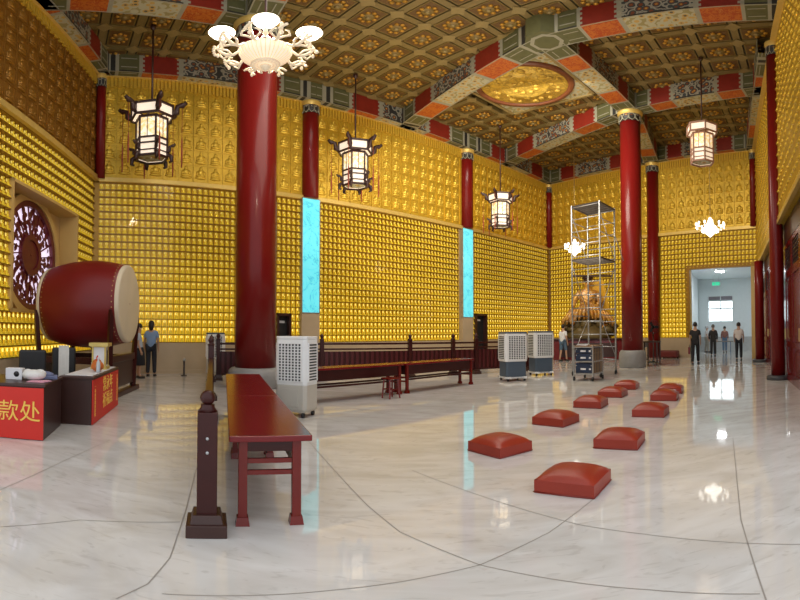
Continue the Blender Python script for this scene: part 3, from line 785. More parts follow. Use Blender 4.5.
# ---------------------------------------------------------------- hanging palace lanterns
def lantern_parts(t, zc, wood, dark=True):
    """origin at the lantern's foot; body 2.1 high, hexagonal"""
    g = MB(); hexp = 6
    g.lathe([(.40, .22), (.40, .36), (.38, .38), (.38, .58), (.40, .60), (.40, .70)], 6, smooth=False, cap=False)
    # corner posts and rings
    gp = MB()
    for i in range(6):
        a = 2 * PI * i / 6
        c, s = math.cos(a), math.sin(a)
        gp.bar((c * .45, s * .45, .12), (c * .45, s * .45, 1.42), .05)
        gp.bar((c * .60, s * .60, 1.42), (c * .60, s * .60, 1.82), .05)
    for r, z, h in ((.46, .14, .07), (.46, .52, .04), (.46, .70, .05), (.46, 1.38, .07), (.61, 1.44, .07), (.61, 1.80, .07), (.45, .30, .03)):
        for i in range(6):
            a, b = 2 * PI * i / 6, 2 * PI * (i + 1) / 6
            gp.bar((r * math.cos(a), r * math.sin(a), z), (r * math.cos(b), r * math.sin(b), z), .045, h)
    for i in range(12):
        a = 2 * PI * i / 12; gp.bar((.44 * math.cos(a), .44 * math.sin(a), .70), (.44 * math.cos(a), .44 * math.sin(a), 1.38), .018)
    for i in range(6):
        a = 2 * PI * i / 6; gp.bar((.04 * math.cos(a), .04 * math.sin(a), 1.86), (.6 * math.cos(a), .6 * math.sin(a), 1.83), .045)
    gp.build('wooden_frame', wood, t)
    gl = MB(); gl.lathe([(.43, .72), (.43, 1.37)], 6, smooth=False, cap=False); gl.build('painted_glass', M_LITY, t)
    gl = MB(); gl.lathe([(.43, .17), (.43, .69)], 6, smooth=False, cap=False); gl.lathe([(.43, .19), (.02, .17)], 6, smooth=False, cap=False, mi=1); gl.build('lower_glass', [M_LIT, M_FLORALB], t)
    gl = MB(); gl.lathe([(.58, 1.46), (.58, 1.79)], 6, smooth=False, cap=False); gl.build('upper_glass', M_LIT, t)
    if dark:
        for i in range(6):
            a = 2 * PI * i / 6; c, s = math.cos(a), math.sin(a)
            for rr_, z0, nm, k in ((.60, 1.78, 'upper_finial', 1.0), (.45, .48, 'lower_finial', .6)):
                gf = MB()
                gf.tube([(c * rr_, s * rr_, z0 - .30 * k), (c * (rr_ + .10 * k), s * (rr_ + .10 * k), z0 - .22 * k), (c * (rr_ + .13 * k), s * (rr_ + .13 * k), z0), (c * (rr_ + .26 * k), s * (rr_ + .26 * k), z0 + .02 * k), (c * (rr_ + .37 * k), s * (rr_ + .37 * k), z0 + .10 * k), (c * (rr_ + .33 * k), s * (rr_ + .33 * k), z0 + .15 * k)], [.05 * k, .09 * k, .07 * k, .09 * k, .05 * k, .03 * k], 6); gf.build(nm, wood, t)
            gf = MB()
            gf.tube([(c * .46, s * .46, .25), (c * .56, s * .56, .16), (c * .58, s * .58, .02), (c * .50, s * .50, -.02)], [.05, .07, .05, .03], 6)
            gf.build('curled_foot', wood, t)
            gt = MB(); x, y = c * .86, s * .86
            gt.tube([(x, y, 1.86), (x, y, .6)], .008, 5); gt.lathe([(.018, -.35), (.026, .1), (.02, .35), (.02, .45), (.008, .6)], 8, (x, y, .15)); gt.build('tassel', M_TASSEL, t)
    gr = MB(); gr.tube([(0, 0, 1.84), (0, 0, zc)], .03, 8); gr.lathe([(.12, 1.84), (.10, 1.95), (.03, 2.05)], 10); gr.lathe([(.09, zc), (.09, zc - .12), (.03, zc - .2)], 10); gr.build('hanging_rod', M_BRONZ, t)
def lantern(label, xpx, r, zfoot, sc_, dark=True, wood=None, rot=.25):
    x, y = pol((xpx - 400) / FPX, r)
    t = thing('palace_lantern', label, 'lantern', (x, y, zfoot), rot, 'hanging palace lanterns')
    lantern_parts(t, (CEIL - .05 - zfoot) / sc_, wood or M_LWOODD, dark)
    t.scale = (sc_,) * 3
    return (x, y, zfoot + 1.0 * sc_)
LP = []
LP.append(lantern('dark wooden hexagonal lantern hanging nearest the drum, largest of the dark ones', 149.5, 13.2, 6.35, 1.02))
LP.append(lantern('dark wooden lantern hanging between the thick column and the first cyan panel lantern row', 355, 16.4, 6.55, 1.0, rot=.35))
LP.append(lantern('dark wooden lantern hanging in front of the far gold wall near the second cyan panel', 501, 21.3, 6.15, .92, rot=0.0))
LP.append(lantern('round-looking pale lantern without dark finials, hanging over the corridor side', 704.5, 15.3, 7.0, .84, False, pmat('pale_pink_wood', (.34, .18, .12), .5), rot=.1))
for o in COL.objects:
    if o.name.startswith('palace_lantern') and 'first cyan panel' in o['label']: o['label'] = 'dark wooden lantern with finials hanging just right of the nearer cyan panel'

# ---------------------------------------------------------------- big chandelier
cx, cy = pol((263.5 - 400) / FPX, 7.6); cz = 6.55
viewaz = math.atan2(cy, cx)
t = thing('chandelier', 'large lit white-gold chandelier with three glowing bowls above the thick red column', 'chandelier', (cx, cy, cz), viewaz - PI / 2)
g = MB(); pr = [(.03, -.28), (.12, -.26), (.28, -.19), (.40, -.08), (.45, .05), (.42, .05), (.36, -.04)]
g.lathe(pr, 36, cap=False); g.build('centre_bowl', M_ALAB, t)
g = MB()
for i in range(36):
    a = 2 * PI * i / 36; g.tube([(r * math.cos(a), r * math.sin(a), z - .006) for r, z in pr[1:5]], .006, 4)
g.lathe([(.22, -.27), (.25, -.25), (.22, -.22)], 24, cap=False); g.lathe([(.01, -.40), (.05, -.36), (.08, -.33), (.10, -.29)], 12)
for i in range(20):
    a = 2 * PI * i / 20; g.ball((.19 * math.cos(a), .19 * math.sin(a), -.27), .025, 6, 4)
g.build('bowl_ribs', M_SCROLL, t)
arms = 10
for i in range(arms):
    a = 2 * PI * (i + .5) / arms + PI / 2; c, s = math.cos(a), math.sin(a)
    def P(r, z, o=0): return (c * r - s * o, s * r + c * o, z)
    g = MB()
    g.tube([P(.42, .08), P(.52, -.02), P(.64, -.02), P(.74, .05), P(.80, .15), P(.76, .22), P(.70, .18)], [.025, .028, .03, .03, .026, .02, .012], 7)
    g.tube([P(.55, -.02, 0), P(.62, .02, .10), P(.70, .0, .16), P(.76, .05, .12), P(.73, .09, .07)], [.02, .022, .022, .018, .01], 6)
    g.tube([P(.55, -.02, 0), P(.62, .02, -.10), P(.70, .0, -.16), P(.76, .05, -.12), P(.73, .09, -.07)], [.02, .022, .022, .018, .01], 6)
    for q in range(5):
        an = (q - 2) * .45; g.ball(P(.80 + .05 * math.cos(an), .02 + .03 * q % 2, .07 * math.sin(an)), (.035, .035, .022), 6, 4)
    g.ball(P(.78, -.03), (.03, .03, .05), 6, 5)
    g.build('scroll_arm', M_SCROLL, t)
for q in (-80, 0, 80):
    a = -PI / 2 - q * D2R; rb = .50 if q == 0 else .72; x, y = math.cos(a) * rb, math.sin(a) * rb
    g = MB(); g.lathe([(.03, .28), (.05, .30), (.16, .35), (.22, .43), (.21, .45), (.10, .40)], 20, (x, y, 0), cap=False); b = g.build('lamp_bowl', M_LWHITE, t)
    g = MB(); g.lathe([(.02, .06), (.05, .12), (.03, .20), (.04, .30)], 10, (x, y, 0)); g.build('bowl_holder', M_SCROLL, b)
g = MB(); g.tube([(0, 0, .06), (0, 0, 1.2), (0, 0, CEIL - cz)], .02, 8); g.lathe([(.10, 0), (.05, .15), (.12, .3), (.03, .45)], 12, (0, 0, 0)); g.build('stem', M_BRONZ, t)
bigch = Vector((cx, cy, cz))

# small crystal chandeliers further off
def small_chandelier(label, xpx, r, z, wd):
    x, y = pol((xpx - 400) / FPX, r)
    t = thing('crystal_chandelier', label, 'chandelier', (x, y, z), 0, 'crystal chandeliers')
    for i in range(12):
        a = 2 * PI * i / 12; g = MB(); c, s = math.cos(a) * wd, math.sin(a) * wd
        g.tube([(c * .3, s * .3, .0), (c * .7, s * .7, -.12), (c, s, .05)], .015, 5, mi=1); g.ball((c, s, .14), (.05, .05, .08), 6, 5); g.ball((c, s, -.02), .04, 5, 4)
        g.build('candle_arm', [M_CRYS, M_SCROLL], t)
    g = MB(); g.lathe([(.01, -.45), (wd * .25, -.32), (wd * .55, -.15), (wd * .6, -.08), (wd * .3, .1), (.05, .45)], 16)
    for i in range(16):
        a = 2 * PI * i / 16; g.ball((wd * .58 * math.cos(a), wd * .58 * math.sin(a), -.16), (.035, .035, .08), 5, 4)
    g.build('crystal_basket', M_CRYS, t)
    g = MB(); g.tube([(0, 0, .4), (0, 0, CEIL - .02 - z)], .018, 6); g.build('chain', M_NAIL, t)
    return (x, y, z)
SP = [small_chandelier('crystal chandelier hanging over the corridor opening', 711.5, 20.6, 6.0, .62), small_chandelier('crystal chandelier glowing beside the left post of the scaffold', 575.3, 24.0, 5.75, .50)]

# ---------------------------------------------------------------- drum on its stand
dc = Vector((-6.56, 8.44, 2.03)); DAZ = 73
dt = thing('drum', 'huge red barrel drum with cream skin lying on its stand', 'drum', tuple(dc), rz_of(DAZ))
RY = Matrix.Rotation(PI / 2, 4, 'Y')
hl = .92; prof = []
for i in range(13):
    x = -hl + 2 * hl * i / 12; prof.append((.84 + .15 * (1 - (x / hl) ** 2), x))
g = MB(); g.lathe(prof, 48, M=RY); g.build('body', M_DRUM, dt)
for q in (-1, 1):
    g = MB(); g.lathe([(.855, q * (hl - .10)), (.862, q * (hl - .02)), (.85, q * (hl + .02)), (.80, q * (hl + .03)), (.02, q * (hl + .03))], 48, M=RY, cap=False); g.build('drum_skin', M_CREAM, dt)
g = MB()
for q in (-1, 1):
    for i in range(48):
        a = 2 * PI * i / 48
        for k, xx in ((.868, hl - .12), (.872, hl - .19)): g.ball((q * xx, k * math.cos(a), k * math.sin(a)), .018, 5, 3)
g.build('nail_rows', M_NAIL, dt)
st = thing('drum_stand', 'dark red wooden stand of posts and rails carrying the big drum', 'stand', (dc.x, dc.y, 0), rz_of(DAZ))
for sx in (-1, 1):
    for sy in (-1, 1):
        g = MB(); g.tube([(sx * .78, sy * .92, .08), (sx * .80, sy * .93, .9), (sx * .84, sy * 1.0, 1.72), (sx * .84, sy * 1.04, 1.86)], [.075, .07, .06, .03], 4, smooth=False); g.build('post', M_WOOD, st)
for sx in (-1, 1):
    g = MB(); g.box((sx * .78, 0, .06), (.16, 2.5, .12)); g.build('foot_beam', M_WOOD, st, .02)
    g = MB(); g.box((sx * .78, 0, .84), (.12, 1.9, .16)); g.build('cradle_rail', M_WOOD, st, .015)
for sy in (-1, 1):
    g = MB(); g.box((0, sy * .92, .80), (1.5, .09, .14)); g.box((0, sy * .92, .30), (1.5, .08, .10)); g.build('side_rail', M_WOOD, st, .01)
for sx in (-1, 1): g = MB(); g.box((sx * .78, 0, .50), (.04, 1.75, .58)); g.build('infill_board', M_BRONZ, st)

# ---------------------------------------------------------------- the two counters at the left
def desk(label, corner, az, L, Dp, H_, corner_right):
    ux, uy = dirv(az), Vector((-dirv(az).y, dirv(az).x, 0))
    c = Vector(corner + (0,)) + ux * (-L / 2 if corner_right else L / 2) + uy * Dp / 2
    t = thing('counter_desk', label, 'desk', tuple(c), rz_of(az))
    g = MB(); g.box((0, 0, H_ / 2 - .02), (L - .02, Dp - .02, H_ - .04)); g.build('cabinet', M_BRONZ, t)
    g = MB(); g.box((0, 0, H_ - .02), (L + .03, Dp + .03, .04)); g.build('desk_top', M_BRONZ, t, .008)
    g = MB(); g.box((0, -Dp / 2 - .008, H_ / 2 - .02), (L - .01, .016, H_ - .06)); g.build('red_banner', M_BANNER, t)
    return t, L, Dp, H_
d1, L1, P1, H1 = desk('dark wooden counter with the large yellow characters on its red front', (-4.09, 4.35), 61, 1.45, 1.06, .74, True)
RX = (PI / 2, 0, 0)
text_mesh('lettering', '捐款处', .29, M_GTEXT, d1, (L1 / 2 - .47, -P1 / 2 - .02, .36), RX)
d2, L2, P2, H2d = desk('dark counter with two rows of small gold characters on its red side', (-4.26, 5.56), -23.7, 2.05, .50, .74, False)
text_mesh('lettering', '常永年\n祈福点', .27, M_GTEXT, d2, (.05, -P2 / 2 - .02, .40), RX, .006)
for q, s in ((-.88, '一心向善福慧双修'), (.88, '广种福田功德无量')):
    text_mesh('edge_lettering', '\n'.join(s), .062, M_GTEXT, d2, (q, -P2 / 2 - .02, .36), RX, .002)
g = MB(); g.box((.05, .0, H2d + .004), (1.85, .44, .008)); g.build('white_cover', M_PAPER, d2)
# things on the counters
def on(dk, lx, ly, z): return tuple(dk.matrix_basis @ Vector((lx, ly, z)))
bpy.context.view_layer.update()
def deskitem(name, lab, cat, dk, lx, ly, z, rot=0): return thing(name, lab, cat, on(dk, lx, ly, z), dk.rotation_euler[2] + rot)
t = deskitem('shrine_box', 'small gold and white glazed box shaped like a pavilion on the far counter', 'box', d2, .40, -.05, H2d + .008); t.scale = (.86, .86, .88)
g = MB(); g.box((0, 0, .26), (.26, .26, .40)); g.build('glazed_body', M_PAPER, t)
g = MB(); g.box((0, 0, .03), (.34, .34, .06)); g.box((0, 0, .50), (.40, .40, .07)); g.box((0, 0, .47), (.34, .34, .04))
for a in (-1, 1):
    for b in (-1, 1): g.box((a * .13, b * .13, .26), (.035, .035, .42))
g.build('gold_frame', pmat('pale_gold_frame', (.60, .46, .14), .4, .3), t)
g = MB(); g.box((.05, -.134, .24), (.10, .01, .28)); g.build('door', M_BRONZ, t)
t = deskitem('fruit_bag', 'orange and red bag beside the gold pavilion box', 'bag', d2, -.12, -.12, H2d + .008)
g = MB(); g.ball((0, 0, .09), (.14, .11, .09), 12, 8); g.ball((.05, .02, .15), (.08, .08, .06), 8, 6); g.build('bag_body', pmat('orange_plastic', (.62, .16, .03), .35, 0, .4, 12), t)
g = MB(); g.tube([(-.03, 0, .17), (-.05, 0, .24), (.0, .0, .26)], .012, 6); g.build('bag_knot', M_BANNER, t)
t = deskitem('water_bottle', 'clear plastic bottle standing next to the orange bag', 'bottle', d2, -.32, -.18, H2d + .008)
g = MB(); g.lathe([(.033, 0), (.035, .02), (.035, .15), (.015, .20), (.015, .22)], 14); g.build('bottle_body', pmat('cloudy_plastic', (.5, .55, .6), .15, 0, .05), t)
g = MB(); g.lathe([(.018, .22), (.018, .245)], 10); g.build('cap', M_PAPER, t)
t = deskitem('paper_tray', 'white low tray behind the gold pavilion box', 'tray', d2, .80, .04, H2d + .008)
g = MB(); g.box((0, 0, .02), (.3, .28, .04)); g.box((0, .13, .06), (.3, .02, .08)); g.build('tray_body', M_PAPER, t, .008)
t = deskitem('tissue_box', 'small white carton with a dark print at the frame edge of the near counter', 'box', d1, .18, -.05, H1)
g = MB(); g.box((0, 0, .08), (.24, .14, .16)); g.build('carton', M_PAPER, t, .006)
g = MB(); g.lathe([(.04, -.073), (.04, -.071)], 14, M=Matrix.Translation((.04, 0, .08)) @ Matrix.Rotation(PI / 2, 4, 'X') @ Matrix.Translation((0, 0, .143))); g.build('dark_print', M_BLACK, t)
t = deskitem('plastic_bag', 'crumpled white plastic bag lying on the near counter', 'bag', d1, .47, -.12, H1 + .018)
g = MB(); g.ball((0, 0, .06), (.17, .12, .075), 12, 8); g.ball((.08, .03, .08), (.09, .08, .06), 8, 6); g.ball((-.09, .02, .09), (.07, .07, .05), 8, 6); g.build('bag_body', M_CLOTH, t)
t = deskitem('folded_cloth', 'blue-grey folded cloth on the near counter by the white bag', 'cloth', d1, .56, .18, H1)
g = MB(); g.box((0, 0, .025), (.34, .22, .05), 0, .2); g.ball((-.02, 0, .06), (.15, .09, .05), 10, 6); g.build('cloth_fold', pmat('blue_grey_cloth', (.16, .18, .30), .8, 0, .2), t, .01)
t = deskitem('pink_papers', 'pink leaflets fanned out at the corner of the near counter', 'papers', d1, .55, -.28, H1)
g = MB()
for q in range(3): g.box((.03 * q, .02 * q, .004 + q * .005), (.24, .16, .004), 0, .25 * q)
g.build('leaflet_stack', pmat('pink_paper', (.70, .36, .46), .7), t)
# chairs behind the counters
def chair(label, x, y, rz, cloth=False):
    t = thing('office_chair', label, 'chair', (x, y, 0), rz)
    g = MB(); g.box((0, 0, .46), (.48, .48, .09)); g.build('seat', M_BLACK, t, .03)
    g = MB(); g.box((0, .24, .82), (.46, .08, .56)); g.build('backrest', M_BLACK, t, .035)
    for a in (-1, 1):
        for b in (-1, 1): g = MB(); g.bar((a * .2, b * .2, .42), (a * .22, b * .22, 0), .035); g.build('leg', M_BLACK, t)
    return t
ch = chair('black chair behind the near counter', -5.72, 5.75, rz_of(41) + PI)
ch2 = chair('black chair draped with a white cloth between the two counters', -5.80, 6.69, rz_of(66) + .3)
t = thing('draped_cloth', 'white cloth hung over the chair back between the counters', 'cloth', (-5.80, 6.69, 0), rz_of(66) + .3)
g = MB()
N = 8
for side in (-1, 1):
    V = []; F = []
    for i in range(N + 1):
        for j in range(5):
            x = -.10 + .20 * i / N; z = 1.13 - .16 * j * (1.2 + .3 * math.sin(i * 1.7 + side)); V.append((x, .24 + side * (.05 + .012 * j + .015 * math.sin(i * 2.2 + j)), z))
    for i in range(N):
        for j in range(4): F.append((i * 5 + j, i * 5 + j + 1, (i + 1) * 5 + j + 1, (i + 1) * 5 + j))
    g.add(V, F, 0, True)
g.box((0, .24, 1.125), (.20, .11, .02)); g.build('cloth_sheet', M_CLOTH, t)

# ---------------------------------------------------------------- red kneeling cushions
def cushion_mesh():
    a, h = .268, .165; n = 16; V = []; F = []
    def top(x, y):
        k = (1 - abs(x) ** 2.8) * (1 - abs(y) ** 2.8); return .125 + .088 * max(0, k) ** .62
    b = MB()
    for i in range(n + 1):
        for j in range(n + 1):
            x, y = -1 + 2 * i / n, -1 + 2 * j / n; V.append((x * a, y * a, top(x, y)))
    for i in range(n):
        for j in range(n): q = i * (n + 1) + j; F.append((q, q + n + 1, q + n + 2, q + 1))
    b.add(V, F, 0, True)
    b.prism([(-a, -a), (a, -a), (a, a), (-a, a)], .0, .125)
    return b
cl = [((574, 477), 'red leather kneeling cushion nearest the camera'), ((500, 443), 'red leather kneeling cushion at the near end of the row towards the benches'), ((620, 437), 'red leather cushion second from the near end in the corridor-side row'),
      ((556, 417), 'red leather cushion second from the near end in the bench-side row'), ((651, 409), 'red leather cushion third from the near end in the corridor-side row'), ((591, 401), 'red leather cushion third from the near end in the bench-side row'),
      ((665, 394.5), 'red leather cushion fourth from the near end in the corridor-side row'), ((613, 391.5), 'red leather cushion fourth in the bench-side row, before the rack cart'),
      ((671, 388), 'red leather cushion farthest in the corridor-side row, partly hidden'), ((627, 384.5), 'red leather cushion farthest in the bench-side row, before the stone-based column')]
c0 = None
for i, ((x, y), lab) in enumerate(cl):
    p = floor_at(x, y, .10); rzz = rz_of(AZ + (17 if i == 1 else 8 if i == 3 else 1.5 * math.sin(i * 2)))
    if c0 is None:
        c0 = thing('kneeling_cushion', lab, 'cushion', p + (0,), rzz, 'red kneeling cushions')
        cushion_mesh().build('padding', M_CUSH, c0)
        g = MB(); a = .270
        for z in (.012,): g.tube([(-a, -a, z), (a, -a, z), (a, a, z), (-a, a, z), (-a, -a, z)], .007, 5)
        g.build('piping', M_PIPE, c0)
    else: dup(c0, loc=p + (0,), rz=rzz, label=lab)
# dark red ottoman by the east wall
p = off(WE, WE.s_of((13.55, 20.7)), .45)
t = thing('ottoman', 'long dark red padded stool against the gold wall left of the corridor opening', 'ottoman', p + (0,), math.atan2(WE.u.y, WE.u.x))
g = MB(); g.box((0, 0, .22), (1.0, .5, .36)); g.build('padding', pmat('dark_red_padding', (.13, .012, .012), .5), t, .08)
for a in (-1, 1):
    for b in (-1, 1): g = MB(); g.box((a * .4, b * .18, .02), (.06, .06, .06)); g.build('foot', M_BRONZ, t)

# ---------------------------------------------------------------- benches and railings
def bench(label, P, Q, w=.50, H_=.71, group='red wooden benches', apron=.08, over=0.0):
    P, Q = Vector(P + (0,)), Vector(Q + (0,)); L = (Q - P).length - .01; c = (P + Q) / 2
    t = thing('wooden_bench', label, 'bench', tuple(c), math.atan2((Q - P).y, (Q - P).x), group)
    g = MB(); g.box((0, 0, H_ - .02), (L, w + over, .045)); g.build('bench_top', M_BTOP, t, .008)
    g = MB()
    for s in (-1, 1): g.box((0, s * (w / 2 - .07), H_ - .045 - apron / 2), (L - .12, .025, apron))
    for s in (-1, 1): g.box((s * (L / 2 - .08), 0, H_ - .045 - apron / 2), (.025, w - .14, apron))
    g.build('apron', M_WOOD, t)
    for sx in (-1, 1):
        for sy in (-1, 1):
            g = MB(); x, y = sx * (L / 2 - .09), sy * (w / 2 - .06)
            g.box((x, y, H_ / 2 - .02), (.065, .065, H_ - .04)); lg = g.build('leg', M_BENCH, t, .006)
            g = MB(); g.box((x, y, .035), (.10, .10, .07), taper=.8); g.build('foot', M_BENCH, lg)
    for sx in (-1, 1):
        g = MB(); x = sx * (L / 2 - .09); g.box((x, 0, H_ - .12 - apron), (.03, w - .13, .035)); g.box((x, 0, H_ - .21 - apron), (.03, w - .13, .035)); g.build('stretcher', M_BENCH, t)
    for sy in (-1, 1):
        g = MB(); g.box((0, sy * (w / 2 - .06), H_ - .16 - apron), (L - .24, .03, .04)); g.build('long_stretcher', M_WOOD, t)
    return t
b0 = Vector((-.875, 3.13, 0)); bd = dirv(-21.5)
b1 = b0 + bd * 2.1; b2 = b1 + bd * 2.75
bench('red-brown wooden bench nearest the camera, beside the ball-topped post', tuple(b0[:2]), tuple(b1[:2]), over=.08)
bench('red-brown wooden bench butted behind the nearest one, reaching the thick red column', tuple(b1[:2]), tuple(b2[:2]), over=.08)
r0 = Vector((-1.95, 9.2, 0)); rd = dirv(45.5)
labs = ['long red bench in front of the railing, at its end by the white air cooler', 'long red bench in front of the railing, at its end by the two blue-footed coolers']
bench(labs[0], tuple(r0[:2]), tuple((r0 + rd * 2.62)[:2]), apron=.22); bench(labs[1], tuple((r0 + rd * 2.68)[:2]), tuple((r0 + rd * 5.35)[:2]), apron=.22)
# small stool in front of the joint
p = floor_at(391, 398)
t = thing('wooden_stool', 'small red wooden stool in front of the joint of the two long benches', 'stool', p + (0,), rz_of(45))
g = MB(); g.box((0, 0, .44), (.34, .28, .03)); g.build('seat', M_BENCH, t, .006)
for a in (-1, 1):
    for b in (-1, 1): g = MB(); g.bar((a * .12, b * .09, .43), (a * .15, b * .12, 0), .035); g.build('leg', M_BENCH, t)
g = MB()
for b in (-1, 1): g.box((0, b * .1, .2), (.26, .02, .03))
g.build('stretcher', M_BENCH, t)

def post_parts(t, x, y, H_, big=False):
    g = MB(); w = .135 if big else .12
    ht = H_ - .18
    g.box((x, y, ht / 2), (w, w, ht)); pt = g.build('post', M_WOOD, t, .006)
    g = MB()
    if big: g.lathe([(w * .5, 0), (w * .36, .03), (w * .36, .05)], 14, (x, y, ht)); g.ball((x, y, ht + .095), .052, 16, 10)
    else: g.lathe([(.075, 0), (.075, .02), (.04, .04), (.055, .08), (.065, .11), (.045, .15), (.02, .17), (.012, .20)], 12, (x, y, ht))
    g.build('finial', M_WOOD, pt)
    g = MB(); g.box((x, y, .05), (.27, .27, .10)); g.box((x, y, .13), (.22, .22, .07), taper=.85); g.build('post_foot', M_BRONZ, pt, .006)
    return pt
def railing(label, P, Q, H_, posts, big0=False, rail_top=1.0):
    P, Q = Vector(P + (0,)), Vector(Q + (0,)); L = (Q - P).length
    t = thing('railing', label, 'railing', tuple(P), math.atan2((Q - P).y, (Q - P).x), 'dark wooden railings')
    for i, s in enumerate(posts): post_parts(t, s, 0, H_ if not (big0 and i == 0) else 1.08, big0 and i == 0)
    for a, b in zip(posts, posts[1:]):
        g = MB(); l = b - a - .12; m = (a + b) / 2
        g.box((m, 0, rail_top), (l, .07, .06)); g.build('top_rail', M_WOOD, t)
        g = MB(); g.box((m, 0, rail_top - .16), (l, .05, .05)); g.build('middle_rail', M_WOOD, t)
        g = MB(); g.box((m, 0, .18), (l, .05, .06)); g.build('lower_rail', M_WOOD, t)
        g = MB(); k = int(l / .155)
        for i in range(k): g.box((a + .06 + l * (i + .5) / k, 0, rail_top / 2 - .02), (.085, .025, rail_top - .42))
        g.box((m, .012, rail_top / 2 - .02), (l, .008, rail_top - .42), 1)
        g.build('slats', [M_SLAT, M_WOOD], t)
    return t
RC = Vector((-5.40, 12.75, 0)); R0 = Vector((-1.265, 2.93, 0)); Lr = (RC - R0).length
ra = railing('dark railing running from the near ball-topped post back behind the near benches', tuple(R0[:2]), tuple(RC[:2]), 1.33, [0, Lr * .62, Lr - .45], True, .86)
g = MB()
for z in (.62, .72): g.ball((-.0695, .0, z), (.006, .012, .012), 8, 6)
g.build('bolt_heads', M_STEEL, ra)
RE = RC + (Vector((2.55, 15.86, 0)) - RC).normalized() * 10.6
RWL = Wall(tuple(RC[:2]), tuple(RE[:2]))
def sp_(x): return s_from_px(RWL, x) - .2
Ln = (RE - RC).length
railing('long dark railing with turned finials in front of the far gold wall', tuple((RC + (RE - RC).normalized() * .2)[:2]), tuple(RE[:2]), 1.38, [0, sp_(322), sp_(410), sp_(453), sp_(476), Ln], False, 1.08)

# ---------------------------------------------------------------- air coolers
def cooler(label, x, y, rz, w, d, H_, two_tone, back=False, body=None):
    t = thing('air_cooler', label, 'air cooler', (x, y, 0), rz)
    hb = H_ * .40
    body = body or M_PLAST
    low = M_PLASG if two_tone else M_PLASB
    c = .05
    oct_ = [(-w / 2 + c, -d / 2), (w / 2 - c, -d / 2), (w / 2, -d / 2 + c), (w / 2, d / 2 - c), (w / 2 - c, d / 2), (-w / 2 + c, d / 2), (-w / 2, d / 2 - c), (-w / 2, -d / 2 + c)]
    s = .93 if two_tone else 1.0
    g = MB(); g.prism([(a * s, b * s) for a, b in oct_], .13, hb); g.build('water_tank', low, t, .012)
    g = MB(); g.prism(oct_, hb, H_ - .05); g.build('upper_body', body, t, .012)
    g = MB(); g.prism([(a * 1.01, b * 1.01) for a, b in oct_], H_ - .05, H_); g.build('top_cover', M_PLASG if two_tone or back else body, t, .012)
    z0, z1 = hb + .07, H_ - .12
    for k, (ax, off_, wd) in enumerate((('y', -d / 2, w), ('x', w / 2, d), ('x', -w / 2, d))):
        g = MB(); ww_ = wd - .16
        if ax == 'y': g.box((0, off_ - .002, (z0 + z1) / 2), (ww_, .012, z1 - z0), 0)
        else: g.box((off_, 0, (z0 + z1) / 2), (.012, ww_, z1 - z0), 0)
        nr, nc = 13, (7 if ax == 'y' else 1)
        sg = -1 if off_ < 0 else 1
        for i in range(nr + 1):
            z = z0 + (z1 - z0) * i / nr
            if ax == 'y': g.box((0, off_ - .012, z), (ww_, .02, .016), 1)
            else: g.box((off_ + sg * .01, 0, z), (.02, ww_, .020), 1)
        for i in range(nc + 1):
            q = -ww_ / 2 + ww_ * i / nc
            if ax == 'y': g.box((q, off_ - .012, (z0 + z1) / 2), (.02, .02, z1 - z0), 1)
            else: g.box((off_ + sg * .01, q, (z0 + z1) / 2), (.02, .02, z1 - z0), 1)
        g.build('louvre_grille', [M_GRILL, body], t)
    g = MB()
    if two_tone:
        for sx in (-1, 1): g.box((sx * (w / 2 - .10), 0, .105), (.12, d + .08, .06))
        g.box((0, -d / 2 + .1, .105), (w, .10, .05))
    else: g.box((0, 0, .115), (w * .9, d * .9, .05)); g.box((0, -d / 2 - .006, .34), (w * .5, .012, .30))
    g.build('base_frame', M_PLAST if two_tone else M_PLASB, t, .01)
    for sx in (-1, 1):
        for sy in (-1, 1):
            g = MB(); g.lathe([(.042, -.02), (.042, .02)], 12, M=Matrix.Translation((sx * (w / 2 - .08), sy * (d / 2 - .06), .042)) @ RY); g.box((sx * (w / 2 - .08), sy * (d / 2 - .06), .075), (.03, .03, .03)); g.build('caster', M_BLACK, t)
    return t
p = pol((297 - 400) / FPX, 8.05)
cooler('white box-shaped air cooler standing beside the thick red column', p[0], p[1], -17 * D2R, .60, .46, 1.37, False)
p = pol((215.5 - 400) / FPX, 15.1)
cooler('grey-topped white air cooler far behind, against the gold wall left of the thick column', p[0], p[1], 25 * D2R, .58, .46, 1.40, False, True)
p = pol((512.5 - 400) / FPX, 13.9)
cooler('white and slate-blue air cooler on casters, nearer of the pair by the railing end', p[0], p[1], 11 * D2R, .70, .60, 1.44, True)
p = pol((540.5 - 400) / FPX, 15.6)
cooler('white and slate-blue air cooler on casters, farther of the pair, beside the man in shorts', p[0], p[1], 9 * D2R, .70, .60, 1.46, True)

# ---------------------------------------------------------------- equipment cart
p = floor_at(583.5, 381); AC = 35
t = thing('equipment_cart', 'silver-framed rack cart with stacked dark blue cases in front of the scaffold', 'cart', p + (0,), -44 * D2R)
cw, cd, chh = .58, .85, 1.04
for sx in (-1, 1):
    for sy in (0, 1):
        g = MB(); x, y = sx * cw / 2, sy * cd
        g.bar((x, y, .10), (x, y, chh), .035); pt = g.build('upright', M_STEEL, t)
        g = MB(); g.lathe([(.05, -.02), (.05, .02)], 12, (0, 0, 0), M=Matrix.Translation((x, y, .05)) @ RY); g.box((x, y, .10), (.05, .05, .04)); g.build('caster', M_BLACK, pt)
g = MB()
for z in (.20, .56, .98):
    for sy in (0, 1): g.bar((-cw / 2, sy * cd, z), (cw / 2, sy * cd, z), .03)
    for sx in (-1, 1): g.bar((sx * cw / 2, 0, z), (sx * cw / 2, cd, z), .03)
g.build('rails', M_STEEL, t)
g = MB(); g.box((0, cd / 2, 1.01), (cw, cd, .03)); g.build('top_board', M_LWOOD, t)
g = MB()
